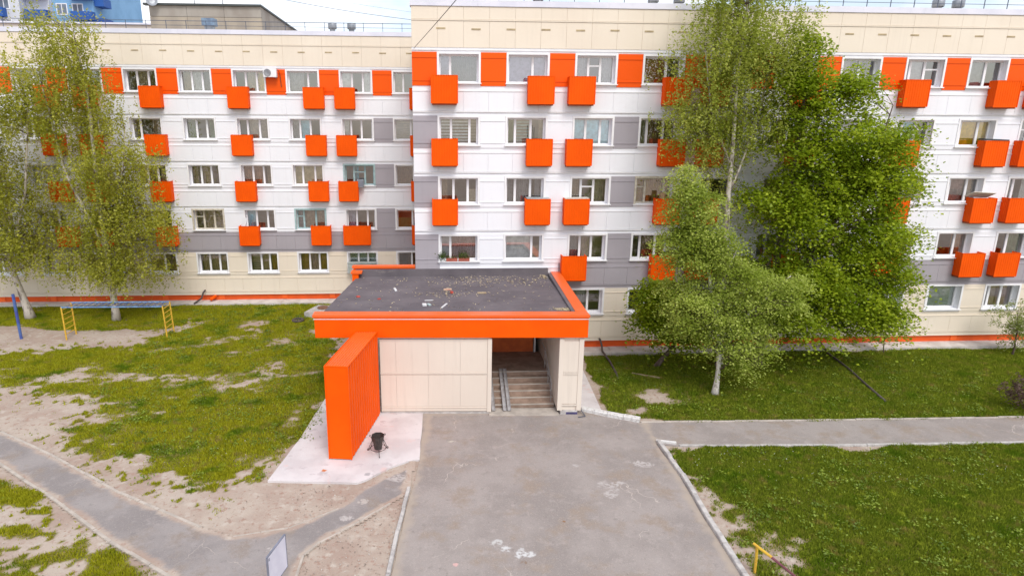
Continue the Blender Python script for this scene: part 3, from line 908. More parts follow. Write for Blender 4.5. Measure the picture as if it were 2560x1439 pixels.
def span_mesh(w, h, m, name):
    k = (round(w, 3), round(h, 3), m.name, name)
    if k not in SPAN_CACHE:
        b = MB(); g = 0.0022; e = 0.006
        # panel with folded edges
        b.v += [(g, 0.012, g), (w - g, 0.012, g), (w - g, 0.012, h - g), (g, 0.012, h - g),
                (g, -0.026, g), (w - g, -0.026, g), (w - g, -0.026, h - g), (g, -0.026, h - g),
                (g + e, -0.034, g + e), (w - g - e, -0.034, g + e), (w - g - e, -0.034, h - g - e), (g + e, -0.034, h - g - e)]
        for a in (0, 4):
            for q_ in range(4):
                n_ = (q_ + 1) % 4
                b.f.append((a + q_, a + n_, a + 4 + n_, a + 4 + q_)); b.mi.append(0)
        b.f.append((8, 9, 10, 11)); b.mi.append(0)
        SPAN_CACHE[k] = b.mesh(name, m)
    return SPAN_CACHE[k]


def run(parent, x0, x1, yw, z0, z1, m, name, step=1.17):
    n = max(1, round((x1 - x0) / step)); w = (x1 - x0) / n
    me = span_mesh(w, z1 - z0, m, name)
    for k in range(n):
        put(name, me, parent, (x0 + k * w, yw, z0))


def wing(tagc, label, x0, x1, yw, xw0, ncol, c0, bal, grey_piers, lower_from, white_low_to, seed):
    """one block: x0..x1 facade, windows at xw0 + PITCH * c"""
    root = thing('apartment_building', ((x0 + x1) / 2, yw, 0), label, 'apartment building')
    r = random.Random(seed)
    xsw = [xw0 + PITCH * c for c in range(c0, c0 + ncol)]
    # --- backing wall with the window openings
    b = MB(); y1 = yw + TH
    zprev = 0.5
    for s in range(1, 6):
        zt = ZT(s); zb = zt - WH
        b.box(x0, x1, yw, y1, zprev, zb)
        e = x0
        for x in xsw:
            b.box(e, x, yw, y1, zb, zt); e = x + WW
        b.box(e, x1, yw, y1, zb, zt)
        zprev = zt
    b.box(x0, x1, yw, y1, zprev, 16.45)
    b.build('wall', WHITE, root)
    # --- core: roof deck, far and end walls, floors and partitions
    b = MB(); D = 12.0
    b.box(x0, x1, yw + D, yw + D + 0.3, 0, 16.45); b.box(x0, x0 + 0.3, y1, yw + D, 0, 16.45); b.box(x1 - 0.3, x1, y1, yw + D, 0, 16.45)
    b.box(x0 + 0.3, x1 - 0.3, y1, yw + D, 16.0, 16.3)
    b.build('rear_wall', CREAM, root)
    b = MB()
    for s in range(1, 6):
        b.box(x0 + 0.3, x1 - 0.3, y1, yw + 1.9, ZT(s) - WH - 1.0, ZT(s) - WH - 0.85)
    for x in xsw:
        b.box(x - 0.75, x - 0.63, y1, yw + 1.9, 0.6, 15.9)
    b.box(x0 + 0.3, x1 - 0.3, yw + 1.9, yw + 2.05, 0.3, 15.9)
    b.build('interior_wall', INTERIOR, root)
    # --- plinth
    b = MB(); b.box(x0 + 0.1, x1 - 0.1, yw + 0.10, y1, 0.0, 0.5)
    xp = x0 + 1.0
    b.build('plinth', ORANGE_DULL, root)
    while xp < x1 - 1:
        MB().box(0, 0.34, 0, 0.05, 0.17, 0.47).build('plinth_vent', ORANGE_CAP, root, (xp, yw + 0.06, 0)); xp += r.uniform(3.0, 4.2)
    # --- bands
    tr_w, tr_c, tr_g = MB(), MB(), MB()
    gx = lower_from
    run(root, x0, x1, yw, 14.70, 15.84, CREAM, 'parapet_panel'); run(root, x0, x1, yw, 15.90, 16.44, CREAM, 'parapet_panel')
    tr_c.box(x0, x1, yw - 0.058, yw, 15.845, 15.893)
    tr_w.box(x0, x1, yw - 0.045, yw, 14.585, 14.66)
    for s in range(5, 0, -1):
        zt = ZT(s); zb = zt - WH
        lo = ZT(s - 1) + 0.29 if s > 1 else 0.74
        hi = zb - 0.40
        if s >= 3:
            run(root, x0, x1, yw, lo, hi, WHITE, 'spandrel_panel')
            tr_w.box(x0, x1, yw - 0.055, yw, hi + 0.003, hi + 0.05); tr_w.box(x0, x1, yw - 0.055, yw, lo - 0.05, lo - 0.003)
        elif s == 2:
            if white_low_to is not None:
                run(root, x0 + 1.2, white_low_to, yw, 4.42, hi, WHITE, 'spandrel_panel')
                MB().box(x0, x0 + 1.2, yw - 0.03, yw, 3.6, zb - 0.155).build('corner_panel', GREY, root)
            run(root, gx, x1, yw, lo, hi, GREY, 'spandrel_panel')
            tr_g.box(gx, x1, yw - 0.012, yw, 3.245, lo - 0.004); tr_g.box(gx, x1, yw - 0.012, yw, hi + 0.004, zb - 0.10)
            tr_g.box(gx, x1, yw - 0.055, yw, hi + 0.003, hi + 0.05); tr_g.box(gx, x1, yw - 0.055, yw, lo - 0.05, lo - 0.003)
        else:
            run(root, gx, x1, yw, lo, hi, CREAM, 'spandrel_panel')
            tr_c.box(gx, x1, yw - 0.012, yw, hi + 0.004, zb - 0.155); tr_c.box(gx, x1, yw - 0.02, yw, 0.5, lo - 0.05)
            tr_c.box(gx, x1, yw - 0.055, yw, hi + 0.003, hi + 0.05); tr_c.box(gx, x1, yw - 0.055, yw, lo - 0.05, lo - 0.003)
        # piers
        edges = [x0] + [v for x in xsw for v in (x, x + WW)] + [x1]
        for i in range(0, len(edges), 2):
            a = edges[i] + (0.10 if i else 0.0); e = edges[i + 1] - (0.10 if i + 2 < len(edges) else 0.0)
            if e - a < 0.15: continue
            cb = c0 + i // 2                     # window on the right of this pier
            m = ORANGE if s == 5 else WHITE
            if s in (2, 3, 4) and cb in grey_piers: m = GREY
            if s == 1:
                if gx > edges[i + 1] - 1: continue
                m = CREAM
            put('pier_panel', pier_mesh(e - a, m), root, (a, yw, zb - 0.15))
    tr_w.build('trim', PVC, root); tr_c.build('trim', CREAM, root); tr_g.build('trim', GREY, root)
    # --- windows and balconies
    for s in range(1, 6):
        for k, x in enumerate(xsw):
            c = c0 + k
            if s == 1 and x < gx - 1.0: continue
            sp = SPEC.get((tagc, c, s)) or rand_window(r)
            window(root, x, yw, ZT(s) - WH, sp[0], sp[1], sp[2], FRAMES.get((tagc, c, s)))
    for s in (2, 3, 4, 5):
        for c, xc in bal.items():
            if s == 2 and tagc == 'R' and xc < 6: continue
            if tagc == 'L' and s == 2 and c == 4:
                balcony(root, -4.97, yw, 3.84, BAL_WIDE)
            else:
                balcony(root, xc, yw, 2.8 * (s - 2) + 3.84 + 0.0, BAL_STD)
    # --- vent slots under the roof
    xv = x0 + (1.33 if tagc == 'R' else 0.55)
    sl = MB().box(0, 0.42, -0.045, -0.020, 0, 0.075); sl.box(0.03, 0.39, -0.052, -0.043, 0.012, 0.028); sl.box(0.03, 0.39, -0.052, -0.043, 0.045, 0.061)
    slm = sl.mesh('vent_slot', BEIGE)
    while xv < x1 - 0.5:
        put('vent_slot', slm, root, (xv - 0.21, yw, 15.465 + r.uniform(-0.015, 0.015))); xv += 1.62 if tagc == 'L' else 1.60
    # --- cap and railing
    b = MB()
    n = int((x1 - x0) / 3)
    for k in range(n + 1):
        a, e = x0 - (0.06 if k == 0 else 0) + 3.0 * k, min(x0 + 3.0 * (k + 1), x1 + 0.02)
        if e - a < 0.05: continue
        MB().box(a + 0.002, e - 0.002, yw - 0.075, yw + 0.48, 16.452, 16.705 + r.uniform(-0.004, 0.004)).build('parapet_cap', CAPMETAL, root)
    b.tube([(x0, yw + 0.3, 17.21), (x1, yw + 0.3, 17.21)], 0.017, 6); b.tube([(x0, yw + 0.3, 16.96), (x1, yw + 0.3, 16.96)], 0.012, 6)
    rl = b.build('roof_railing', RAIL, root)
    pm = MB().box(-0.014, 0.014, -0.014, 0.014, 16.70, 17.24).mesh('post', RAIL)
    xv = x0 + 0.5
    while xv < x1:
        put('post', pm, rl, (xv, yw + 0.3, 0)); xv += 1.16
    return root


R_BAL = {0: 0.50, 1: 4.96, 2: 6.86, 3: 11.36, 4: 13.24, 5: 17.75, 7: 23.0, 8: 27.55, 9: 29.45, 10: 33.9}
L_BAL = {-4: -30.6, -2: -22.9, -1: -20.7, 0: -16.87, 2: -11.74, 3: -7.25, 4: -5.39, 5: -0.85}
right = wing('R', 'near block of white, grey and cream flats standing behind the porch, its corner projecting forward', -0.97, 38.0, YR, 0.27, 12, 0, R_BAL, (0, 3), 6.16, 6.16, 4)
left = wing('L', 'set-back block of white and cream flats behind the monkey bars and birches', -36.0, -0.80, YL, -18.44, 11, -5, L_BAL, (5,), -36.0, None, 9)

# things left on the balconies
ZINC = mat('zinc_sheet', (0.40, 0.43, 0.43), (0.30, 0.33, 0.33), scale=4, rough=0.5)
PLY = mat('weathered_ply', (0.62, 0.60, 0.54), (0.5, 0.47, 0.41), scale=4, rough=0.8)
TARP = mat('black_film', (0.04, 0.045, 0.05), (0.06, 0.06, 0.065), scale=4, rough=0.4)
def loose(name, label, cat, x0, x1, y0, y1, z0, z1, m, tilt=(0, 0, 0)):
    b = MB(); c_ = ((x0 + x1) / 2, (y0 + y1) / 2, (z0 + z1) / 2)
    b.box(x0 - c_[0], x1 - c_[0], y0 - c_[1], y1 - c_[1], z0 - c_[2], z1 - c_[2])
    o = b.build(name, m, None, c_); o.rotation_euler = tilt
    return tag(o, label, cat)
loose('cover_sheet', 'ragged zinc sheet lying over the third-floor balcony with a plant behind', 'sheet', 4.42, 5.54, YR - 0.53, YR - 0.02, 7.885, 7.91, ZINC, (0.05, 0.02, 0.02))
loose('cover_board', 'pale board covering the third-floor balcony beside the zinc-covered one', 'board', 6.28, 7.44, YR - 0.53, YR - 0.02, 7.885, 7.915, PLY, (0.02, -0.01, 0))
loose('black_film', 'black film sagging over a fourth-floor balcony by the yellow curtain', 'film', 26.98, 28.12, YR - 0.54, YR - 0.02, 10.69, 10.75, TARP, (0.03, 0.03, 0))
loose('cover_board', 'tilted pale board propped on a third-floor balcony in front of the brown curtain', 'board', 26.75, 28.0, YR - 0.62, YR - 0.06, 8.02, 8.05, PLY, (-0.5, 0.06, 0.05))
loose('white_panel', 'white panel leaning out of a second-floor balcony on the set-back block', 'panel', -12.15, -11.9, YL - 0.42, YL - 0.38, 4.9, 5.62, WHITE, (0.1, 0.35, 0))
loose('carton', 'small brown carton on a third-floor balcony behind the young birch', 'box', 11.0, 11.2, YR - 0.35, YR - 0.15, 7.6, 8.15, mat('carton_brown', (0.42, 0.28, 0.15)))
for x_, y_, z_, lb in ((4.62, YR - 0.40, 11.35, 'pair of dark ski sticks standing on a fourth-floor balcony by the green blind'),):
    b = MB(); b.tube([(x_, y_, 9.45), (x_ - 0.04, y_ - 0.05, 11.30)], 0.018, 6); b.tube([(x_ + 0.08, y_, 9.45), (x_ + 0.06, y_, 11.2)], 0.018, 6)
    tag(b.build('ski_sticks', TARP), lb, 'sticks')
# roof ventilators
hat = MB().lathe([(0.001, 0.62), (0.25, 0.60), (0.27, 0.58), (0.27, 0.28), (0.25, 0.26)], n=18).mesh('cowl', GALV, True)
stem_ = MB().lathe([(0.17, 0.0), (0.17, 0.34)], n=14).mesh('roof_ventilator', GALV, True)
for root, xs_, y in ((left, (-6.28, -5.09, -24.0), YL + 2), (right, (5.08, 10.73, 12.02, 25.24, 26.29), YR + 2)):
    for x in xs_:
        v = put('roof_ventilator', stem_, root, (x, y, 16.85))
        put('cowl', hat, v, (x, y, 16.85))
BLUEBOX = mat('blue_grey_vent', (0.18, 0.26, 0.36), (0.12, 0.17, 0.25), rough=0.5)
v = MB().box(-14.1, -13.6, YL + 1.9, YL + 2.4, 16.2, 17.2).build('roof_ventilator', GALV, left)
MB().box(-14.22, -13.48, YL + 1.8, YL + 2.5, 17.2, 17.62).build('cowl', BLUEBOX, v)

# ------------------------------------------------------------------ entrance porch
sh = lambda x: -0.043 * (x + 4.69)
porch = thing('entrance_porch', (0.6, 26.5, 0), 'flat-roofed orange and cream entrance porch with a wide fascia over open concrete steps', 'porch')


def felt_mat():
    m, t, out = new_mat('roofing_felt')
    p = N(t, 'ShaderNodeBsdfPrincipled', Roughness=0.85)
    p.inputs['Specular IOR Level'].default_value = 0.3
    c = mixc(t, ramp(t, noise(t, 0.8, 6), 0.35, 0.7), (0.108, 0.094, 0.105), (0.145, 0.127, 0.138))
    c = mixc(t, ramp(t, noise(t, 2.4, 6, (0.5, 1.6, 1), 0.7), 0.57, 0.74), c, (0.235, 0.205, 0.20))
    c = mixc(t, ramp(t, noise(t, 40, 3), 0.62, 0.72), c, (0.19, 0.17, 0.175))
    t.links.new(c, p.inputs['Base Color'])
    t.links.new(bump(t, noise(t, 1.4, 4, (0.4, 2.2, 1)), 0.5, 0.06), p.inputs['Normal'])
    t.links.new(p.outputs['BSDF'], out.inputs['Surface'])
    return m


FELT = felt_mat()
# roof sheets: overlapping strips running across
n = 7
for k in range(n):
    y0 = 23.55 + (30.30 - 23.55) * k / n; y1 = 23.55 + (30.30 - 23.55) * (k + 1) / n
    z = 4.06 + 0.004 * (n - k)
    xl = lambda y: -4.42 + (y - 24.39) * 0.1034
    f_ = lambda x, y: y + sh(x) * max(0.0, (30.3 - y) / 6.75)
    b = MB(); b.prism([(xl(y0), f_(-4.4, y0 - 0.1)), (5.52, f_(5.52, y0 - 0.1)), (5.52, f_(5.52, y1)), (xl(y1), f_(-4.4, y1))], 3.90, z)
    b.build('roof_sheet', FELT, porch)
b = MB(); b.box(-3.9, 5.62, 30.18, 30.36, 4.0, 4.40); b.build('felt_upstand', FELT, porch)
b = MB(); b.prism([(5.36, 23.35), (5.52, 23.35), (5.78, 30.17), (5.62, 30.17)], 4.0, 4.18); b.build('felt_upstand', FELT, porch)
# fascia
b = MB(); b.box(-4.66, 5.80, 23.30, 23.42, 3.28, 4.10, sh); b.build('fascia_board', ORANGE_PLAIN, porch)
b = MB(); b.prism([(5.80, 22.86), (5.92, 22.86), (6.20, 30.38), (6.08, 30.38)], 3.28, 4.10); b.build('fascia_board', ORANGE_PLAIN, porch)
b = MB(); b.prism([(-4.60, 23.43), (-4.50, 23.43), (-3.78, 30.3), (-3.88, 30.3)], 3.28, 3.96); b.build('fascia_board', ORANGE_PLAIN, porch)
b = MB(); b.box(-4.72, 5.95, 23.25, 23.78, 4.105, 4.20, sh); b.build('roof_cap', ORANGE_CAP, porch)
b = MB(); b.prism([(5.50, 23.37), (5.952, 23.345), (6.24, 30.36), (5.78, 30.36)], 4.10, 4.197); b.build('roof_cap', ORANGE_CAP, porch)
b = MB(); b.box(-4.70, 5.93, 23.285, 23.305, 4.02, 4.045, sh); b.build('drip_highlight', PVC, porch)  # white strip along the drip line, painted in as the cap edge's highlight
b = MB(); b.prism([(-4.48, 23.44), (5.70, 23.44), (5.98, 30.3), (-3.76, 30.3)], 3.30, 3.86); b.build('ceiling_slab', CONC, porch)
# low orange parapet at the back left
b = MB(); b.box(-4.02, -0.99, 30.37, 30.62, 3.3, 4.46); b.build('parapet', ORANGE_PLAIN, porch)
b = MB(); b.box(-4.08, -0.99, 30.30, 30.68, 4.46, 4.55); b.box(-4.08, -3.55, 29.75, 30.29, 4.30, 4.39); b.build('roof_cap', ORANGE_CAP, porch)
b = MB(); b.box(-4.02, -3.72, 29.80, 30.27, 3.3, 4.29); b.build('parapet', ORANGE_PLAIN, porch)
# front wall: cream panels in two rows with trims
yw = 23.44
PCREAM = clad_mat('porch_cream_cladding', (0.69, 0.62, 0.54), (0.655, 0.58, 0.505), dirt=0.35, pitch=0.2, rib=0.12)
xe = [-2.20, -1.58, -0.31, 0.95, 2.02]
for xa, xb in zip(xe[:-1], xe[1:]):
    for za, zb in ((0.34, 1.68), (1.80, 3.14)):
        b = MB(); b.box(xa + 0.0028, xb - 0.0028, yw - 0.03, yw + 0.02, za, zb, sh); b.build('wall_panel', PCREAM, porch)
b = MB()
for z0, z1, d in ((0.13, 0.33, 0.02), (0.27, 0.30, 0.045), (1.685, 1.73, 0.02), (1.735, 1.795, 0.05), (3.145, 3.18, 0.05)):
    b.box(-2.2, 2.02, yw - d, yw + 0.01, z0, z1, sh)
b.box(2.025, 2.19, yw - 0.055, yw + 0.10, 0.10, 3.20, sh); b.build('trim', PCREAM, porch)
b = MB(); b.box(-2.2, 2.15, yw + 0.03, yw + 0.25, 0.0, 3.28, sh); b.build('wall', PCREAM, porch)
b = MB(); b.box(2.0, 2.15, yw + 0.26, 30.2, 0.0, 3.28); b.build('wall', PCREAM, porch)
b = MB(); b.box(-2.2, -2.05, yw + 0.26, 30.2, 0.0, 3.28); b.build('wall', PCREAM, porch)
b = MB(); b.box(-2.2, 2.1, yw - 0.02, yw + 0.02, -0.05, 0.10, sh); b.build('plinth', CONC, porch)
# right pier with its return wall
b = MB(); b.box(4.86, 5.80, yw + 0.02, yw + 0.3, 0.16, 3.27, sh); b.build('wall', PCREAM, porch)
for za, zb in ((0.44, 1.66), (1.82, 3.10)):
    b = MB(); b.box(5.04, 5.62, yw - 0.03, yw + 0.018, za, zb, sh); b.build('wall_panel', PCREAM, porch)
b = MB(); b.box(4.85, 5.035, yw - 0.05, yw + 0.018, 0.16, 3.2, sh); b.box(5.625, 5.81, yw - 0.05, yw + 0.018, 0.16, 3.2, sh)
for z in (1.68, 1.755, 0.36):
    b.box(5.04, 5.62, yw - 0.045, yw + 0.018, z, z + 0.055, sh)
b.build('trim', PCREAM, porch)
b = MB(); b.box(4.87, 5.0, yw + 0.3 + sh(4.9), 30.3, 0.16, 3.28); b.box(5.72, 5.82, yw + 0.3 + sh(5.7), 30.3, 0.02, 3.28); b.build('wall', PCREAM, porch)
b = MB(); b.box(4.98, 5.66, yw - 0.10, yw + 0.3, -0.02, 0.155, sh); b.build('plinth', CONC, porch)
DARKBLUE = mat('blue_plinth_paint', (0.07, 0.06, 0.16), (0.05, 0.045, 0.11), rough=0.7)
b = MB(); b.box(5.2, 5.66, yw - 0.11, yw - 0.095, 0.0, 0.11, sh); b.build('painted_band', DARKBLUE, porch)
# steps
STEP = mat('worn_step_concrete', (0.34, 0.245, 0.19), (0.23, 0.16, 0.12), scale=2.5, rough=0.9, bmp=0.4, bscale=20)
ys0 = 23.62
for k in range(6):
    b = MB(); b.box(2.16, 4.86, ys0 + 0.31 * k, 27.6 if k == 5 else ys0 + 0.31 * (k + 1) + 0.05, 0, 0.165 * (k + 1))
    b.build('step', STEP, porch)
    b = MB(); b.box(2.17, 4.85, ys0 + 0.31 * k - 0.015, ys0 + 0.31 * k + 0.05, 0.165 * (k + 1) - 0.03, 0.165 * (k + 1) + 0.004)
    b.build('step_nosing', CONC_DUST, porch)
b = MB(); b.box(2.1, 4.9, 22.95, 23.6, -0.03, 0.055, lambda x: 0.25 + sh(x)); b.build('threshold_slab', CONC_DUST, porch)
BRICKRED = mat('brown_orange_wall', (0.66, 0.15, 0.04), (0.56, 0.12, 0.035), rough=0.8)
b = MB(); b.box(2.15, 4.55, 27.6, 27.8, 0.0, 3.28); b.build('rear_wall', BRICKRED, porch)
b = MB(); b.box(4.58, 4.66, 27.52, 27.62, 0.99, 3.1); b.build('door_frame', PVC, porch)
STEEL = mat('ramp_steel', (0.42, 0.41, 0.42), (0.32, 0.30, 0.30), scale=5, rough=0.5, metal=0.2)
for x in (2.30, 2.76, 2.94):
    b = MB()
    A, B = Vector((x, 23.20, 0.09)), Vector((x + 0.02, 25.35, 1.04))
    d = (B - A).normalized(); nrm = Vector((0, -d.z, d.y))
    for (xa, xb, h0, h1) in ((-0.07, 0.07, 0.0, 0.012), (-0.07, -0.058, 0.012, 0.06), (0.058, 0.07, 0.012, 0.06)):
        i = len(b.v)
        for P in (A, B):
            for xx, hh in ((xa, h0), (xb, h0), (xb, h1), (xa, h1)):
                b.v.append(tuple(P + Vector((xx, 0, 0)) + nrm * hh))
        for q_ in ((0, 1, 2, 3), (7, 6, 5, 4), (0, 4, 5, 1), (1, 5, 6, 2), (2, 6, 7, 3), (3, 7, 4, 0)):
            b.f.append(tuple(i + w_ for w_ in q_)); b.mi.append(0)
    b.build('ramp_channel', STEEL, porch)
hr = MB(); hr.tube([(4.74, 23.75, 0.95), (4.74, 25.5, 1.85), (4.74, 26.4, 1.9)], 0.02, 8); hr.tube([(4.74, 23.75, 0.55), (4.74, 25.5, 1.45)], 0.012, 6)
for y, z in ((23.8, 0.15), (24.6, 0.55), (25.5, 1.0)):
    hr.tube([(4.74, y, z), (4.74, y, z + 0.85)], 0.015, 6)
hr.build('handrail', STEEL, porch)
sc_ = MB(); sc_.tube([(5.85, 23.05, 0.12), (5.92, 22.62, 0.06), (5.62, 22.55, 0.06)], 0.018, 6); sc_.build('boot_scraper', RAIL, porch)

# orange fin wall beside the porch
fin = thing('fin_wall', (-3.0, 21.3, 0.05), 'tall orange ribbed metal fin wall standing on the concrete pad beside the porch', 'wall')
P0, P1, P2, P3 = (-3.72, 19.78), (-2.94, 19.67), (-2.26, 23.18), (-3.10, 23.18)
zt0, zt1 = 3.47, 3.52
b = MB()
b.quad((P0[0], P0[1], 0.08), (P1[0], P1[1], 0.08), (P1[0], P1[1], zt0), (P0[0], P0[1], zt0)); b.build('front_panel', ORANGE_PLAIN, fin)


def rib_side(a, c, n, outw, nm):
    b = MB(); d = Vector((c[0] - a[0], c[1] - a[1], 0)); nn = Vector((d.y, -d.x, 0)).normalized() * outw
    P = []
    for i in range(n):
        w = 1 / n; t = i * w
        P += [(t, 0), (t + 0.62 * w, 0), (t + 0.68 * w, 1), (t + 0.94 * w, 1)]
    P.append((1, 0))
    for (t0, d0), (t1, d1) in zip(P[:-1], P[1:]):
        A = Vector((a[0], a[1], 0)) + d * t0 - nn * d0 * 0.075; B = Vector((a[0], a[1], 0)) + d * t1 - nn * d1 * 0.075
        ya, yb_ = (zt0 + (zt1 - zt0) * t0, zt0 + (zt1 - zt0) * t1)
        b.quad((A.x, A.y, 0.08), (B.x, B.y, 0.08), (B.x, B.y, yb_), (A.x, A.y, ya))
    return b.build(nm, ORANGE_PLAIN, fin)


rib_side(P1, P2, 14, 1, 'side_panel')
rib_side(P0, P3, 14, -1, 'side_panel')
b = MB(); m_ = 9
for i in range(m_):                                  # ribbed top sheet, ribs run along the wall
    for (ta, ha), (tb, hb) in (((i / m_, 0), ((i + 0.55) / m_, 0)), (((i + 0.55) / m_, 0), ((i + 0.68) / m_, 0.02)), (((i + 0.68) / m_, 0.02), ((i + 0.88) / m_, 0.02)), (((i + 0.88) / m_, 0.02), ((i + 1) / m_, 0))):
        L = lambda t, A, B: (A[0] + (B[0] - A[0]) * t, A[1] + (B[1] - A[1]) * t)
        p, q_ = L(ta, P0, P1), L(tb, P0, P1); r_, s_ = L(tb, P3, P2), L(ta, P3, P2)
        b.quad((p[0], p[1], zt0 + ha), (q_[0], q_[1], zt0 + hb), (r_[0], r_[1], zt1 + hb), (s_[0], s_[1], zt1 + ha))
b.build('top_sheet', ORANGE_CAP, fin)
b = MB()
for p in (P0, P1):
    b.box(p[0] - 0.018, p[0] + 0.018, p[1] - 0.018, p[1] + 0.018, 0.07, zt0 + 0.012)
b.tube([(P1[0], P1[1], zt0 + 0.01), (P2[0], P2[1], zt1 + 0.01)], 0.02, 6); b.tube([(P0[0], P0[1], zt0 + 0.01), (P1[0], P1[1], zt0 + 0.01)], 0.02, 6)
b.tube([(P0[0], P0[1], zt0 + 0.01), (P3[0], P3[1], zt1 + 0.01)], 0.02, 6)
b.build('corner_trim', ORANGE_PLAIN, fin)
b = MB(); b.prism([(P0[0] + 0.05, P0[1] + 0.05), (P1[0] - 0.05, P1[1] + 0.05), (P2[0] - 0.05, P2[1]), (P3[0] + 0.05, P3[1])], 0.02, 3.3); b.build('core', CONC, fin)

# ------------------------------------------------------------------ small things
BLACK = mat('black_iron', (0.035, 0.028, 0.026), (0.06, 0.045, 0.04), scale=8, rough=0.55)
binx, biny = -2.07, 20.16
bn = thing('litter_bin', (binx, biny, 0.05), 'dark faceted iron litter bin on scrolled legs, on the concrete pad', 'litter bin')
b = MB(); b.lathe([(0.10, 0.13), (0.135, 0.15), (0.19, 0.46), (0.225, 0.66), (0.235, 0.67), (0.222, 0.665), (0.18, 0.46), (0.12, 0.17), (0.0, 0.16)], (binx, biny, 0.05), 8, 0.39)
b.build('bowl', BLACK, bn)
for k in range(3):
    t = math.radians(-80 + 120 * k); c_, s_ = math.cos(t), math.sin(t)
    P = []
    for rr, zz in ((0.27, 0.60), (0.30, 0.63), (0.33, 0.60), (0.30, 0.56), (0.255, 0.56), (0.22, 0.40), (0.25, 0.24), (0.33, 0.10), (0.38, 0.03), (0.42, 0.02), (0.43, 0.06), (0.40, 0.09), (0.36, 0.07)):
        P.append((binx + rr * c_, biny + rr * s_, 0.05 + zz))
    b = MB(); b.tube(P, 0.013, 6)
    b.tube([(binx + 0.20 * c_, biny + 0.20 * s_, 0.55), (binx + 0.31 * c_, biny + 0.31 * s_, 0.30), (binx + 0.39 * c_, biny + 0.39 * s_, 0.09)], 0.010, 6)
    b.build('leg', BLACK, bn)
b = MB(); P = [(binx + 0.27 * math.cos(2 * math.pi * k / 16), biny + 0.27 * math.sin(2 * math.pi * k / 16), 0.23) for k in range(17)]
b.tube(P, 0.010, 6); b.build('ring', BLACK, bn)

YELLOW = mat('yellow_paint', (0.72, 0.46, 0.045), (0.58, 0.34, 0.04), scale=7, rough=0.5)
BLUEP = mat('blue_paint', (0.16, 0.30, 0.52), (0.10, 0.18, 0.36), scale=5, rough=0.5)
DEEPBLUE = mat('deep_blue_paint', (0.055, 0.075, 0.30), (0.07, 0.14, 0.34), scale=3, rough=0.5)
bars = thing('monkey_bars', (-17.3, 33.7, 0), 'playground monkey bars with yellow ladder ends and a blue ladder top, on the sand', 'monkey bars')
for x, lean in ((-19.92, -0.02), (-14.62, -0.06)):
    for y in (33.3, 34.25):
        b = MB(); b.tube([(x, y, -0.05), (x + lean, y, 1.80)], 0.04, 8); b.build('post', YELLOW, bars)
    for k in range(6):
        z = 0.28 + 0.27 * k
        b = MB(); b.tube([(x + lean * z / 1.8, 33.3, z), (x + lean * z / 1.8, 34.25, z)], 0.022, 6); b.build('rung', YELLOW, bars)
for y in (33.3, 34.25):
    b = MB(); b.tube([(-19.95, y, 1.79), (-14.66, y, 1.77)], 0.035, 8); b.build('top_rail', BLUEP, bars)
for k in range(16):
    x = -19.7 + 0.32 * k
    b = MB(); b.tube([(x, 33.3, 1.785), (x, 34.25, 1.785)], 0.018, 6); b.build('overhead_rung', DEEPBLUE, bars)
b = MB(); b.tube([(-22.46, 33.6, -0.1), (-22.48, 33.6, 2.47)], 0.075, 10)
tag(b.build('playground_post', DEEPBLUE), 'lone deep blue steel post standing in the sand', 'post')

# sign board
sg = thing('notice_board', (-3.55, 12.1, 0), 'pale notice board in a grey frame on a yellow post beside the path junction', 'sign')
A, B = Vector((-3.66, 11.72, 0)), Vector((-3.46, 12.52, 0))
dv = (B - A).normalized(); nv = Vector((dv.y, -dv.x, 0))
SIGNW = mat('sign_face', (0.66, 0.66, 0.76), (0.58, 0.58, 0.69), scale=2.0, rough=0.35)
DKGREY = mat('sign_frame_grey', (0.20, 0.21, 0.27), (0.15, 0.16, 0.2), rough=0.5)
def slab3(b, a, c, z0, z1, t0, t1):
    i = len(b.v)
    for z in (z0, z1):
        for p, tt in ((a, t0), (c, t0), (c, t1), (a, t1)):
            v_ = p + nv * tt; b.v.append((v_.x, v_.y, z))
    for q_ in ((0, 3, 2, 1), (4, 5, 6, 7), (0, 1, 5, 4), (1, 2, 6, 5), (2, 3, 7, 6), (3, 0, 4, 7)):
        b.f.append(tuple(i + w_ for w_ in q_)); b.mi.append(0)
b = MB(); slab3(b, A + dv * 0.02, B - dv * 0.02, 1.48, 2.29, 0.0, 0.028); b.build('board', SIGNW, sg)
b = MB()
slab3(b, A, A + dv * 0.018, 1.46, 2.31, -0.01, 0.034); slab3(b, B - dv * 0.018, B, 1.46, 2.31, -0.01, 0.034)
slab3(b, A + dv * 0.018, B - dv * 0.018, 1.46, 1.478, -0.01, 0.034); slab3(b, A + dv * 0.018, B - dv * 0.018, 2.292, 2.31, -0.01, 0.034)
b.build('frame', DKGREY, sg)
b = MB(); slab3(b, A + dv * 0.045, A + dv * 0.085, 2.18, 2.25, 0.0285, 0.031); b.build('printed_mark', DKGREY, sg)
b = MB(); b.tube([(-3.72, 12.25, -0.1), (-3.72, 12.25, 2.02)], 0.035, 8); b.build('post', YELLOW, sg)
b = MB(); b.box(-3.72, -3.58, 12.22, 12.27, 1.80, 1.86); b.build('bracket', mat('rust_red', (0.35, 0.09, 0.06)), sg)

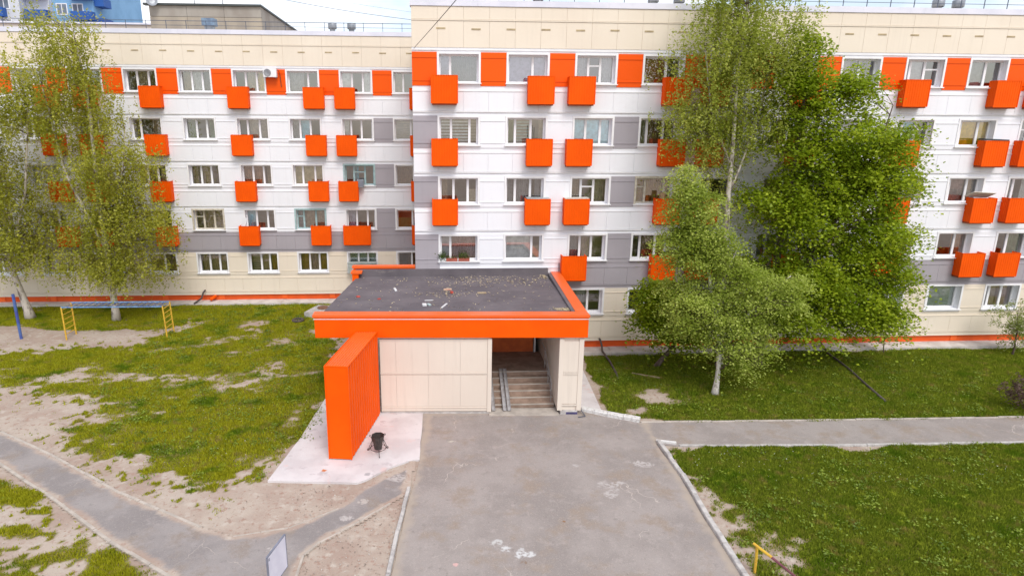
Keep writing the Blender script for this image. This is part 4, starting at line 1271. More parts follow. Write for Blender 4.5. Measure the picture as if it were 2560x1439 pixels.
# yellow rail at the lawn corner
rl = thing('low_rail', (8.25, 13.5, 0), 'low tubular rail, yellow post end then maroon, at the corner of the lawn', 'rail')
MAROON = mat('maroon_paint', (0.20, 0.065, 0.085), (0.15, 0.05, 0.06), rough=0.5)
b = MB(); b.tube([(8.26, 13.54, -0.1), (8.24, 13.52, 0.42), (8.20, 13.50, 0.82)], 0.035, 10); b.build('post', YELLOW, rl)
b = MB(); b.tube([(8.14, 13.56, 0.83), (8.33, 13.0, 0.83)], 0.036, 10); b.build('yellow_bar', YELLOW, rl)
b = MB(); b.tube([(8.33, 13.0, 0.83), (8.62, 12.0, 0.83), (9.0, 10.6, 0.83)], 0.033, 10); b.build('maroon_bar', MAROON, rl)

# tyre, well cover, pipes, timber
RUBBER = mat('weathered_rubber', (0.10, 0.075, 0.06), (0.06, 0.05, 0.045), scale=6, rough=0.9)
b = MB(); b.lathe([(0.20, 0.0), (0.30, 0.02), (0.36, 0.08), (0.36, 0.14), (0.30, 0.19), (0.20, 0.17), (0.19, 0.08), (0.20, 0.0)], (-8.15, 36.0, -0.03), 18)
tag(b.build('tyre', RUBBER), 'old dark tyre lying half sunk in the grass', 'tyre')
wl_ = thing('inspection_well', (-7.05, 37.6, 0), 'concrete well ring with a round rusty lid behind the porch roof', 'manhole')
b = MB(); b.prism(jitter([(-7.95, 36.9), (-6.6, 36.5), (-6.2, 38.2), (-7.4, 38.5)], 0.5, 0.03, 9), -0.05, 0.30); b.build('concrete_base', CONC, wl_)
RUST = mat('rusty_iron', (0.20, 0.10, 0.06), (0.13, 0.075, 0.05), scale=5, rough=0.85, bmp=0.3)
b = MB(); b.lathe([(0.36, 0.30), (0.36, 0.35), (0.33, 0.37), (0.0, 0.375)], (-6.95, 37.75, 0), 20); b.build('lid', RUST, wl_)
PIPE = mat('dark_pipe', (0.06, 0.045, 0.05), (0.09, 0.07, 0.06), scale=6, rough=0.6)
b = MB(); b.tube([(8.46, 30.30, 0.62), (8.46, 30.1, 0.60), (8.5, 29.95, 0.38), (8.45, 29.6, 0.2), (8.5, 28.3, 0.12), (8.42, 26.9, 0.06), (8.36, 26.4, 0.0)], 0.05, 8)
tag(b.build('drain_pipe', PIPE, smooth=True), 'dark bent drain pipe running from the cream wall over the grass beside the porch', 'pipe')
b = MB(); b.tube([(20.3, 30.3, 0.3), (20.05, 29.1, 0.09), (19.75, 27.0, 0.07), (19.3, 25.0, 0.06), (19.0, 23.4, 0.03)], 0.055, 8)
tag(b.build('drain_pipe', PIPE, smooth=True), 'long dark pipe lying across the lawn beyond the maple', 'pipe')
b = MB(); b.tube([(-14.95, 40.35, 0.85), (-15.0, 40.1, 0.75), (-15.1, 40.0, 0.40), (-15.5, 39.7, 0.12)], 0.06, 8)
tag(b.build('drain_pipe', PIPE, smooth=True), 'short dark spout bending from the set-back wall onto the pavement', 'pipe')
b = MB(); b.tube([(-14.35, 40.5, 0.42), (-14.5, 40.28, 0.34), (-14.62, 40.15, 0.26)], 0.10, 8); 
tag(b.build('drain_spout', ORANGE_PLAIN, smooth=True), 'stubby orange spout at the foot of the set-back wall', 'pipe')
TIMBER = mat('pale_timber', (0.42, 0.33, 0.21), (0.33, 0.25, 0.15), scale=6, rough=0.8)
b = MB(); i = 0; b.prism([(9.2, 27.05), (10.32, 26.42), (10.29, 26.35), (9.17, 26.98)], 0.02, 0.07)
tag(b.build('timber', TIMBER), 'pale timber batten lying in the shaded grass', 'timber')

# air conditioner on the set-back wall
ac = thing('air_conditioner', (-9.75, 40.3, 14.06), 'white outdoor air conditioner unit on the orange pier of the top floor', 'air conditioner')
b = MB(); b.box(-10.15, -9.38, 40.08, 40.38, 14.04, 14.54); b.build('casing', PVC, ac)
b = MB(); b.lathe([(0.21, 0.0), (0.21, 0.025), (0.18, 0.03), (0.0, 0.012)], (0, 0, 0), 20)
g_ = b.build('fan_grille', mat('grille_grey', (0.30, 0.31, 0.33), (0.2, 0.2, 0.22)), ac, (-9.90, 40.075, 14.29)); g_.rotation_euler = (math.pi / 2, 0, 0)
b = MB(); b.tube([(-9.36, 40.2, 14.45), (-9.25, 40.2, 14.40), (-9.24, 40.40, 14.20), (-9.20, 40.42, 13.5)], 0.018, 6); b.build('hose', BLACK, ac)
b = MB(); b.box(-10.08, -10.04, 40.1, 40.47, 13.99, 14.035); b.box(-9.48, -9.44, 40.1, 40.47, 13.99, 14.035); b.build('bracket', GALV, ac)
b = MB(); b.box(-4.86, -4.44, 40.05, 40.45, 7.50, 7.98); b.m = 1
for k in range(5): b.box(-4.82, -4.48, 40.035, 40.052, 7.56 + 0.075 * k, 7.60 + 0.075 * k)
tag(b.build('window_cooler', [GALV, DKGREY]), 'small grey louvred cooler box hung in a third-floor window', 'air cooler')
# grey sheet hood below a first-floor window, behind the porch roof
b = MB(); b.box(-5.62, -3.88, 39.95, 40.44, 1.98, 2.62)
b.box(-5.66, -3.84, 39.90, 40.44, 2.62, 2.66)
tag(b.build('window_box', mat('pale_green_metal', (0.42, 0.47, 0.45), (0.34, 0.38, 0.36), scale=2, rough=0.5)), 'grey-green metal box fixed below the ground-floor window behind the porch', 'window box')


def leaf_mat(name, c1, c2, trans=0.35):
    m, t, out = new_mat(name)
    g = N(t, 'ShaderNodeNewGeometry')
    c = mixc(t, g.outputs['Random Per Island'], c1, c2)
    c = mixc(t, ramp(t, noise(t, 0.8, 3), 0.35, 0.7), c, tuple(0.82 * x for x in c1))
    d = N(t, 'ShaderNodeBsdfPrincipled', Roughness=0.5); d.inputs['Specular IOR Level'].default_value = 0.35
    tl = N(t, 'ShaderNodeBsdfTranslucent')
    t.links.new(c, d.inputs['Base Color']); t.links.new(c, tl.inputs['Color'])
    mx = N(t, 'ShaderNodeMixShader'); mx.inputs[0].default_value = trans
    t.links.new(d.outputs[0], mx.inputs[1]); t.links.new(tl.outputs[0], mx.inputs[2])
    t.links.new(mx.outputs[0], out.inputs['Surface'])
    return m


def leaves_mesh(name, C, size, m, upbias=0.6, aspect=0.62, R=None):
    """rhombic leaves, one quad folded at random around each centre"""
    R = R or rng
    n = len(C)
    nrm = R.normal(size=(n, 3)); nrm[:, 2] = np.abs(nrm[:, 2]) + upbias
    nrm /= np.linalg.norm(nrm, axis=1, keepdims=True)
    a = R.normal(size=(n, 3)); a -= nrm * (a * nrm).sum(1, keepdims=True); a /= np.linalg.norm(a, axis=1, keepdims=True)
    bb = np.cross(nrm, a)
    s = size * R.uniform(0.65, 1.25, size=(n, 1))
    fold = nrm * s * 0.12
    V = np.stack([C - a * s * 0.5, C + bb * s * aspect * 0.5 + fold, C + a * s * 0.5, C - bb * s * aspect * 0.5 + fold], 1).reshape(-1, 3)
    F = np.arange(4 * n).reshape(n, 4)
    return np_mesh(name, V, F, m)


# planters with plants on a second-floor sill
TERRA = mat('brick_red_plastic', (0.42, 0.11, 0.075), (0.34, 0.09, 0.06), rough=0.6)
PLANTLEAF = leaf_mat('potted_leaves', (0.07, 0.14, 0.02), (0.16, 0.20, 0.03))
for k, (x0, x1, lb) in enumerate(((0.55, 1.10, 'brick-red flower trough with sparse seedlings, beside the leafy pot'), (1.16, 1.70, 'brick-red flower trough with yellow-green flowering plants'))):
    pl = thing('flower_trough', ((x0 + x1) / 2, 30.33, 4.79), lb, 'planter')
    b = MB()
    for z0, z1, e in ((4.775, 4.90, 0.0), (4.90, 4.925, 0.012)):
        b.box(x0 - e, x1 + e, 30.262 - e, 30.40 + e, z0, z1)
    b.build('trough', TERRA, pl)
    nn = 60 + 180 * k
    C = np.stack([rng.uniform(x0, x1, nn), rng.uniform(30.27, 30.42, nn), 4.92 + rng.random(nn) ** 1.5 * (0.12 + 0.16 * k)], 1)
    put('plant', leaves_mesh('plant', C, 0.07, PLANTLEAF), pl)
pt = thing('potted_plant', (0.36, 30.32, 4.79), 'bushy green pot plant at the end of the second-floor sill', 'plant')
b = MB(); b.lathe([(0.0, 0.0), (0.07, 0.0), (0.09, 0.13), (0.08, 0.13)], (0.36, 30.33, 4.775), 12); b.build('pot', PVC, pt)
C = rng.normal(size=(260, 3)) * np.array([0.12, 0.07, 0.11]) + np.array([0.36, 30.32, 5.02]); put('plant', leaves_mesh('plant', C, 0.075, PLANTLEAF), pt)

# litter on the porch roof
def litter(name, label, cat, x, y, z, sx, sy, sz, rz, m):
    b = MB(); b.box(-sx / 2, sx / 2, -sy / 2, sy / 2, 0, sz)
    o = b.build(name, m, None, (x, y, z)); o.rotation_euler = (0, 0, rz)
    return tag(o, label, cat)


ZR = 4.085
WHITEB = mat('white_offcut', (0.72, 0.72, 0.72), (0.55, 0.56, 0.58), scale=6)
TEALB = mat('pale_teal_offcut', (0.5, 0.62, 0.62), (0.38, 0.48, 0.48), scale=6)
REDB = mat('red_plastic', (0.5, 0.07, 0.05), (0.4, 0.06, 0.04))
litter('plastic_strip', 'pale plastic strip lying near the front edge of the porch roof', 'litter', 0.36, 24.75, ZR, 0.07, 0.62, 0.03, -0.35, WHITEB)
litter('foam_block', 'white foam block on the porch roof beside a teal scrap', 'litter', -0.46, 24.85, ZR, 0.17, 0.2, 0.07, 0.15, WHITEB)
litter('plastic_scrap', 'pale teal scrap beside the white foam block', 'litter', -0.27, 24.9, ZR, 0.10, 0.2, 0.05, 0.5, TEALB)
litter('lath', 'thin white lath lying across the porch roof', 'litter', -0.28, 25.6, ZR, 0.36, 0.05, 0.02, 0.12, WHITEB)
litter('foam_sheet', 'white foam piece standing alone toward the roof drain side', 'litter', -1.8, 27.4, ZR, 0.10, 0.45, 0.05, 0.2, WHITEB)
litter('board_scrap', 'buff board scrap with a ragged end in the middle of the roof', 'litter', 2.05, 26.7, ZR, 0.40, 0.14, 0.04, 0.0, TIMBER)
litter('wrapper', 'crumpled buff wrapper on the porch roof, red can beside it', 'litter', 0.55, 27.35, ZR, 0.36, 0.16, 0.05, 0.2, mat('buff_paper', (0.6, 0.48, 0.34), (0.5, 0.25, 0.18), scale=5))
litter('can', 'red can beside the buff wrapper', 'litter', 0.72, 26.75, ZR, 0.10, 0.14, 0.09, 0.4, REDB)
litter('cap', 'red cap near the drain edge of the porch roof', 'litter', -3.33, 26.3, ZR - 0.01, 0.14, 0.14, 0.05, 0.4, REDB)
litter('scrap', 'red and white scrap between the red cap and the white lath', 'litter', -2.4, 25.9, ZR, 0.12, 0.10, 0.03, 0.9, REDB)
# wood chips and leaf litter on the felt: uncountable
nn = 1500
cx = np.concatenate([rng.normal(5.15, 0.22, 170), rng.normal(5.45, 0.13, 120), rng.normal(2.6, 1.6, 330), rng.normal(0.4, 0.7, 90), rng.uniform(-4, 5.4, 190)])
cy = np.concatenate([rng.normal(24.0, 0.10, 170), rng.normal(29.75, 0.22, 120), rng.normal(29.0, 0.55, 330), rng.normal(26.7, 0.25, 90), rng.uniform(24, 29.9, 190)])
ok = (cx < 5.45) & (cx > -4) & (cy > 23.55) & (cy < 30.1)
cx, cy = cx[ok], cy[ok]
C = np.stack([cx, cy, np.full(len(cx), 4.10)], 1)
tag(put('wood_chips', leaves_mesh('wood_chips', C, 0.11, mat('chip_wood', (0.66, 0.56, 0.38), (0.50, 0.40, 0.25), scale=30), upbias=3.0, aspect=0.3)),
    'scattered pale wood chips on the dark porch roof', 'litter', kind='stuff')

# cables
b = MB(); P = []
for k in range(15):
    t = k / 14; P.append((-0.86 + 2.94 * t, 30.33 - 25.3 * t, 14.66 - 0.40 * t - 0.06 * math.sin(math.pi * t)))
b.tube(P, 0.011, 6); tag(b.build('cable', BLACK), 'dark cable slanting up from the cream corner of the near block', 'cable')
for (z0, z1, r_, lb) in ((19.39, 18.20, 0.016, 'lower thin wire crossing the pale sky above the set-back roof'), (20.0, 18.68, 0.007, 'upper faint wire crossing the pale sky')):
    b = MB(); P = [(-11.5 + 10.5 * k / 10, 46.0, z0 + 0.27 + (z1 - z0 - 0.27) * k / 10 - 0.12 * math.sin(math.pi * k / 10)) for k in range(11)]
    b.tube(P, r_, 5); tag(b.build('cable', RAIL), lb, 'cable')

# ------------------------------------------------------------------ buildings behind
def streaky(name, c1, c2):
    return mat(name, c1, c2, scale=0.5, rough=0.9, bmp=0.3, bscale=2.0, stretch=(1, 1, 0.5))


gb = thing('panel_building', (-20, 62, 0), 'drab grey-brown concrete building rising behind the set-back roof', 'building')
GB1 = streaky('old_panel_concrete', (0.40, 0.35, 0.28), (0.30, 0.265, 0.225)); GB2 = streaky('stained_panel_concrete', (0.35, 0.325, 0.29), (0.27, 0.24, 0.21))
for k in range(3):
    xa = -24.5 + 3.17 * k
    for z0, z1, mm in ((10, 17.5, GB1), (17.53, 19.2, GB2), (19.23, 20.35, GB1), (20.38, 21.25, GB2)):
        b = MB(); b.box(xa + 0.012, xa + 3.158, 60, 60.3, z0, z1); b.build('wall_panel', mm, gb)
for k in range(9):
    ya = 60.32 + 4.0 * k
    for z0, z1, mm in ((10, 19.2, GB2), (19.23, 21.25, GB2)):
        b = MB(); b.box(-15.3, -15.0, ya, ya + 3.97, z0, z1); b.build('wall_panel', mm, gb)
b = MB(); b.box(-24.4, -15.32, 60.32, 96, 0, 21.2); b.build('core', GB2, gb)
b = MB(); b.box(-24.9, -14.9, 59.8, 60.35, 21.26, 21.42); b.box(-15.4, -14.9, 60.36, 96.4, 21.26, 21.42); b.build('roof_edge', mat('dark_roof_edge', (0.06, 0.07, 0.07)), gb)
dish = thing('satellite_dish', (-24.0, 59.6, 21.3), 'grey satellite dish on the roof edge of the concrete building', 'satellite dish')
b = MB(); b.lathe([(0.0, 0.0), (0.25, 0.03), (0.48, 0.12)], (0, 0, 0), 18); o = b.build('reflector', GALV, dish, (-24.0, 59.5, 21.5)); o.rotation_euler = (math.radians(70), 0, math.radians(25))
b = MB(); b.tube([(-24.0, 59.9, 21.2), (-24.0, 59.62, 21.5)], 0.03, 6); b.build('mount', RAIL, dish)
for x, lb in ((-20.6, 'small aerial near the middle of the concrete building roof'), (-18.2, 'thin aerial at the far end of the concrete building roof')):
    b = MB(); b.tube([(x, 60.0, 21.4), (x, 60.0, 22.3)], 0.03, 6); b.tube([(x - 0.4, 60.0, 22.1), (x + 0.4, 60.0, 22.1)], 0.02, 5); b.tube([(x - 0.25, 60.0, 21.9), (x + 0.25, 60.0, 21.9)], 0.02, 5)
    tag(b.build('aerial', RAIL), lb, 'aerial')

bt = thing('tower_block', (-60, 100, 0), 'tall blue and white tower block with dark blue balconies far behind the birches', 'tower block')
LB = mat('light_blue_render', (0.22, 0.42, 0.66), (0.18, 0.36, 0.58), scale=0.4, rough=0.8)
DB = mat('dark_blue_panel', (0.02, 0.10, 0.36), (0.02, 0.08, 0.30), scale=0.4, rough=0.6)
TW = mat('tower_white', (0.62, 0.64, 0.68), (0.54, 0.56, 0.60), scale=0.3, rough=0.8)
TG = mat('tower_glass', (0.10, 0.12, 0.16), (0.2, 0.24, 0.3), scale=0.4, rough=0.15)
b = MB(); b.box(-54.2, -48.6, 100, 116, 0, 42); b.build('wall', LB, bt)
b = MB(); b.box(-57.3, -54.21, 99.2, 116, 0, 42); b.build('wall', TW, bt)
b = MB(); b.box(-84, -57.31, 97.5, 116, 0, 42); b.build('wall', TW, bt)
wm = MB().box(0, 1.3, -0.03, 0.05, 0, 1.3).mesh('window', TG); wf = MB()
for a in ((-0.12, 0, -0.12, 1.42), (1.3, 1.42, -0.12, 1.42), (0, 1.3, -0.12, 0), (0, 1.3, 1.3, 1.42), (0.6, 0.7, 0, 1.3)):
    wf.box(a[0], a[1], -0.06, 0.02, a[2], a[3])
wfm = wf.mesh('frame', PVC)
bm1 = MB().box(-1.5, 1.5, -1.1, 0, 0, 1.15).mesh('balcony', DB)
bm2 = MB().box(-0.15, 1.3, -1.1, 1.2, 0, 1.15).mesh('balcony', DB)
bm3 = MB().box(-7.4, 7.4, -1.0, 0, 0, 1.15).mesh('balcony', DB)
for k in range(8):
    z = 20.2 + 2.75 * k
    for x in (-53.6, -51.4):
        w_ = put('window', wm, bt, (x, 100, z + 0.9)); put('frame', wfm, w_, (x, 100, z + 0.9))
    put('balcony', bm1, bt, (-49.9, 100, z)); put('balcony', bm2, bt, (-48.59, 101.5, z - 0.7))
    put('balcony', bm1, bt, (-55.7, 99.2, z)); put('balcony', bm3, bt, (-66.5, 97.5, z))
    for x in (-72, -69, -66, -63, -60):
        w_ = put('window', wm, bt, (x, 97.5, z + 1.15)); put('frame', wfm, w_, (x, 97.5, z + 1.15))

rb = thing('low_building', (-40, 76, 0), 'long cream building with a row of small orange panels, far behind the set-back roof', 'building')
b = MB(); b.box(-62, -28.6, 76, 88, 0, 21.9); b.build('wall', mat('far_cream', (0.62, 0.56, 0.50), (0.55, 0.5, 0.45), scale=0.3), rb)
b = MB(); b.box(-62.2, -28.4, 75.8, 88, 21.9, 22.1); b.build('roof_edge', CAPMETAL, rb)
om = MB().box(0, 0.85, -0.06, 0.04, 20.2, 21.35).mesh('orange_panel', mat('far_orange', (0.55, 0.10, 0.03)))
wm2 = MB().box(0, 1.3, -0.02, 0.04, 20.3, 21.3).mesh('window', TG)
for k in range(18):
    x = -60 + 1.78 * k
    put('orange_panel', om, rb, (x, 76, 0))
    if k % 2 == 0 and k < 17: put('window', wm2, rb, (x + 1.0 - 0.12, 76, 0))


# ------------------------------------------------------------------ trees
BIRCHBARK = mat('birch_bark', (0.55, 0.50, 0.44), (0.16, 0.13, 0.11), scale=5, rough=0.85, bmp=0.4, bscale=14, stretch=(1, 1, 0.45), lo=0.48, hi=0.66)
LIMEBARK = mat('limewashed_bark', (0.66, 0.62, 0.57), (0.36, 0.31, 0.27), scale=7, rough=0.9, bmp=0.5, bscale=16, lo=0.5, hi=0.68)
BARK = mat('brown_bark', (0.13, 0.095, 0.075), (0.085, 0.06, 0.05), scale=7, rough=0.9, bmp=0.6, bscale=18)
TWIG = mat('twig_bark', (0.16, 0.11, 0.085), (0.10, 0.07, 0.055), scale=6, rough=0.85)
L_FRONT = leaf_mat('young_birch_leaf', (0.33, 0.43, 0.045), (0.63, 0.69, 0.19), 0.5)
L_TALL = leaf_mat('tall_birch_leaf', (0.34, 0.41, 0.040), (0.58, 0.61, 0.15), 0.5)
L_LEFT = leaf_mat('drooping_birch_leaf', (0.36, 0.385, 0.028), (0.60, 0.58, 0.105), 0.5)
L_MAPLE = leaf_mat('maple_leaf', (0.23, 0.34, 0.010), (0.54, 0.62, 0.04), 0.5)
L_SAP = leaf_mat('sapling_leaf', (0.24, 0.31, 0.05), (0.42, 0.47, 0.14), 0.4)


def interp_stem(st, k=24):
    st = np.array(st, float); d = np.r_[0, np.cumsum(np.linalg.norm(np.diff(st[:, :3], axis=0), axis=1))]
    t = np.linspace(0, d[-1], k)
    return np.stack([np.interp(t, d, st[:, i]) for i in range(4)], 1)


def tree(name, label, cat, stems, ells, ncl, nleaf, lsize, lm, bark, seed, mode='birch', trunk_mats=None, clsize=0.55, group=None, upb=0.5, strand=(0.5, 1.3)):
    """stems: polylines (x,y,z,r); ells: crown lobes (cx,cy,cz,rx,ry,rz,weight)"""
    R = np.random.default_rng(seed)
    base = stems[0][0]
    root = thing(name, (base[0], base[1], 0), label, cat, group)
    S = []
    for k, st in enumerate(stems):
        st = interp_stem(st, 26)
        if k == 0 or True:
            wob = np.cumsum(R.normal(size=(26, 2)) * 0.012, 0); wob -= np.linspace(0, 1, 26)[:, None] * wob[-1]
            st[:, :2] += wob
        S.append(st)
        b = MB(); rad = st[:, 3].copy()
        if k == 0: rad[:2] *= (1.35, 1.12)
        b.tube(st[:, :3].tolist(), rad.tolist(), 9)
        b.build('trunk' if k == 0 else 'stem', (trunk_mats or bark), root, smooth=True)
    allp = np.concatenate([s[3:] for s in S])
    # cluster centres
    W = np.array([e[6] for e in ells], float); W /= W.sum()
    C = []
    for e, w in zip(ells, W):
        n = int(round(ncl * w))
        d = R.normal(size=(n, 3)); d /= np.linalg.norm(d, axis=1, keepdims=True)
        rr = R.random((n, 1)) ** 0.42
        C.append(np.array(e[:3]) + d * rr * np.array(e[3:6]))
    C = np.concatenate(C)
    # limbs
    b = MB()
    for c in C[R.random(len(C)) < 0.75]:
        dv_ = allp[:, :3] - c
        hd = np.hypot(dv_[:, 0], dv_[:, 1])
        cost = np.linalg.norm(dv_, axis=1) + 2.0 * np.maximum(0, allp[:, 2] - (c[2] - 0.35 * hd)) + R.random(len(allp)) * 0.4
        p = allp[np.argmin(cost)]
        a = p[:3]; L = np.linalg.norm(c - a)
        if L < 0.25: continue
        mid = (a + c) / 2 + np.array([0, 0, 0.12 * L]) + R.normal(size=3) * 0.06 * L
        q1 = a * 0.56 + mid * 0.44 + np.array([0, 0, 0.02 * L])
        r0 = min(p[3] * 0.6, 0.010 + 0.011 * L)
        b.tube([a, q1, mid, c], [r0, r0 * 0.8, r0 * 0.5, 0.005], 5, False)
    b.build('branches', bark if mode == 'maple' else TWIG, root, smooth=True)['kind'] = 'stuff'
    # leaves
    per = nleaf // len(C)
    if mode == 'birch':
        ns = max(3, per // 14)
        P = []
        for c in C:
            st_ = c + R.normal(size=(ns, 3)) * np.array([clsize, clsize, clsize * 0.55])
            ln = R.uniform(strand[0], strand[1], ns)
            k = 14
            t = R.random((ns, k))
            drift = R.normal(size=(ns, 1, 2)) * 0.16
            pts = np.empty((ns, k, 3))
            pts[:, :, :2] = st_[:, None, :2] + drift * t[:, :, None] + R.normal(size=(ns, k, 2)) * 0.055
            pts[:, :, 2] = st_[:, None, 2] - ln[:, None] * t ** 1.1 + 0.15 + R.normal(size=(ns, k)) * 0.03
            P.append(pts.reshape(-1, 3))
        P = np.concatenate(P)
    else:
        P = []
        for c in C:
            tilt = R.normal(size=2) * 0.25
            d = R.normal(size=(per, 3)) * np.array([clsize, clsize, clsize * 0.34])
            d[:, 2] += d[:, 0] * tilt[0] + d[:, 1] * tilt[1] - 0.30 * (d[:, 0] ** 2 + d[:, 1] ** 2) / clsize
            P.append(c + d)
        P = np.concatenate(P)
    P = P[P[:, 2] > 0.15]
    put('crown', leaves_mesh('crown', P, lsize, lm, upbias=upb, aspect=0.66 if mode == 'birch' else 0.85, R=R), root)
    return root


# left pair of birches
tree('birch_tree', 'drooping birch whose trunk stands behind the monkey bars', 'tree',
     [[(-18.9, 36.7, -0.05, 0.20), (-18.85, 36.7, 3, 0.16), (-18.9, 36.7, 8, 0.12), (-18.75, 36.7, 13, 0.07), (-19.1, 36.7, 16.6, 0.02)],
      [(-18.87, 36.7, 4.2, 0.10), (-20.4, 36.4, 8.5, 0.07), (-20.9, 36.4, 13.2, 0.03)],
      [(-18.87, 36.7, 5.5, 0.08), (-17.4, 36.5, 8.6, 0.05), (-16.9, 36.5, 11, 0.02)]],
     [(-19.8, 36.6, 15.4, 1.7, 1.5, 1.9, 0.8), (-19.4, 36.6, 12.4, 2.3, 1.9, 2.2, 1.1), (-18.4, 36.6, 9.3, 3.1, 2.3, 2.2, 1.5), (-17.9, 36.6, 6.2, 3.1, 2.3, 2.1, 1.7), (-18.5, 36.4, 3.6, 3.3, 2.2, 1.1, 1.1)],
     300, 62000, 0.125, L_LEFT, BIRCHBARK, 41, strand=(0.6, 1.7))
tree('birch_tree', 'leaning pale-trunked birch beside the lone blue post', 'tree',
     [[(-24.2, 37.35, -0.05, 0.24), (-24.45, 37.35, 1.6, 0.18), (-24.75, 37.35, 3, 0.15), (-24.6, 37.3, 8, 0.10), (-24.0, 37.2, 12, 0.05), (-23.6, 37.2, 14.0, 0.02)],
      [(-24.7, 37.3, 3.6, 0.10), (-23.2, 37.2, 7.5, 0.07), (-22.2, 37.2, 12.5, 0.03)],
      [(-24.65, 37.3, 4.5, 0.08), (-26.2, 37.2, 8.5, 0.05), (-26.6, 37.2, 11.5, 0.02)]],
     [(-22.6, 37.2, 13.0, 1.6, 1.5, 2.2, 0.7), (-24.8, 37.2, 10.8, 2.4, 1.8, 2.0, 1.0), (-24.4, 37.2, 7.6, 3.4, 2.2, 2.1, 1.4), (-24.2, 37.2, 4.8, 3.2, 2.2, 1.5, 1.2)],
     210, 46000, 0.125, L_LEFT, BIRCHBARK, 42, strand=(0.6, 1.7))
# right group
tree('birch_tree', 'tall slender birch topping the roof line behind the bushy young one', 'tree',
     [[(13.75, 27.8, -0.05, 0.16), (13.5, 27.6, 3, 0.13), (13.15, 27.4, 8, 0.105), (13.0, 27.4, 13.2, 0.06), (13.2, 27.6, 17.6, 0.02)],
      [(13.2, 27.45, 8.5, 0.05), (14.2, 27.7, 11.5, 0.04), (14.6, 27.8, 14.5, 0.02)],
      [(13.1, 27.45, 9.6, 0.045), (12.1, 27.8, 12, 0.04), (11.6, 27.8, 14.5, 0.02)]],
     [(13.1, 28, 16.9, 1.8, 1.4, 1.6, 1.1), (12.8, 27.9, 14.2, 2.2, 1.6, 1.8, 1.5), (14.6, 27.9, 14.4, 1.5, 1.4, 2.4, 1.1), (11.9, 27.8, 11.8, 1.4, 1.2, 1.3, 0.8), (14.0, 28, 11.6, 1.4, 1.3, 1.4, 0.5), (12.3, 28.0, 9.9, 1.0, 0.8, 0.8, 0.20), (13.8, 28.2, 8.6, 1.0, 0.8, 1.2, 0.10)],
     270, 52000, 0.112, L_TALL, BIRCHBARK, 43, strand=(0.5, 1.5))
tree('birch_tree', 'bushy young yellow-green birch standing nearest the path, whitewashed at the foot', 'tree',
     [[(12.07, 24.56, -0.05, 0.135), (12.12, 24.56, 0.9, 0.10), (12.05, 24.56, 2.2, 0.085), (11.3, 24.6, 5.5, 0.06), (10.2, 24.6, 9.2, 0.02)],
      [(12.06, 24.56, 1.7, 0.06), (13.2, 24.5, 3.8, 0.045), (14.7, 24.4, 5.3, 0.015)],
      [(11.9, 24.57, 2.9, 0.05), (11.9, 24.5, 5.0, 0.035), (12.3, 24.4, 6.6, 0.015)]],
     [(9.9, 24.5, 9.2, 0.6, 0.5, 0.8, 0.38), (10.3, 24.5, 8.1, 1.25, 0.9, 0.9, 1.2), (9.7, 24.5, 6.9, 0.8, 0.7, 0.4, 0.35), (11.0, 24.5, 7.0, 1.3, 1.0, 0.6, 0.8), (10.9, 24.5, 6.2, 1.7, 1.1, 0.8, 1.3), (12.5, 24.5, 5.5, 1.6, 1.1, 0.6, 0.8), (14.4, 24.5, 4.9, 1.3, 0.9, 0.5, 0.55), (13.6, 24.5, 4.3, 1.7, 1.1, 0.5, 0.7),
      (11.0, 24.5, 4.7, 1.75, 1.2, 0.6, 0.9), (11.4, 24.5, 3.7, 1.85, 1.3, 0.55, 0.9), (13.2, 24.4, 3.2, 1.5, 1.1, 0.5, 0.65), (10.9, 24.6, 3.1, 1.0, 0.9, 0.35, 0.3), (12.3, 24.3, 2.5, 1.0, 0.8, 0.4, 0.3), (13.7, 24.4, 2.3, 0.7, 0.6, 0.5, 0.22), (12.6, 24.3, 1.7, 0.6, 0.5, 0.4, 0.13), (13.9, 24.4, 1.5, 0.3, 0.3, 0.35, 0.05)],
     350, 58000, 0.095, L_FRONT, TWIG, 44, mode='maple', trunk_mats=LIMEBARK, clsize=0.31, upb=0.9, group=None)
tree('maple_tree', 'broad dark green maple standing behind the young birch, spreading toward the wall', 'tree',
     [[(15.7, 27.95, -0.05, 0.22), (15.75, 27.9, 1.5, 0.18), (15.9, 27.7, 5, 0.15), (16.0, 27.4, 10, 0.09), (15.9, 27.2, 14.8, 0.02)],
      [(15.85, 27.8, 2.8, 0.12), (17.6, 27.4, 6.0, 0.09), (19.3, 27, 9.5, 0.05), (19.8, 27, 12.2, 0.02)],
      [(15.8, 27.9, 2.2, 0.10), (18.6, 27.3, 3.6, 0.07), (21.4, 27, 4.8, 0.02)]],
     [(15.85, 27.2, 14.2, 0.7, 0.7, 1.2, 0.4), (16.1, 27.3, 12.5, 1.4, 1.2, 1.2, 0.8), (18.2, 27.2, 12.9, 0.9, 0.9, 1.0, 0.5), (17.2, 27.2, 10.8, 2.7, 1.9, 1.5, 1.8), (19.8, 27.0, 10.7, 1.1, 1.2, 1.0, 0.6), (19.2, 27.1, 9.2, 2.2, 1.8, 1.5, 1.5),
      (16.8, 27.2, 8.0, 3.1, 2.0, 1.6, 2.0), (19.4, 27, 6.9, 2.1, 1.8, 1.5, 1.4), (20.9, 27, 8.9, 0.8, 0.8, 0.4, 0.2), (16.6, 27.1, 5.2, 3.0, 2.0, 1.5, 1.7), (19.3, 26.9, 4.4, 2.2, 1.6, 1.2, 1.3), (21.7, 27, 4.4, 0.9, 0.7, 0.35, 0.18), (17.2, 27.0, 2.9, 2.7, 1.7, 1.0, 1.3), (20.3, 27, 2.8, 1.7, 1.1, 0.9, 0.8), (20.8, 27, 5.7, 1.0, 0.9, 0.7, 0.3)],
     480, 98000, 0.140, L_MAPLE, BARK, 45, mode='maple', clsize=0.46, upb=1.1)
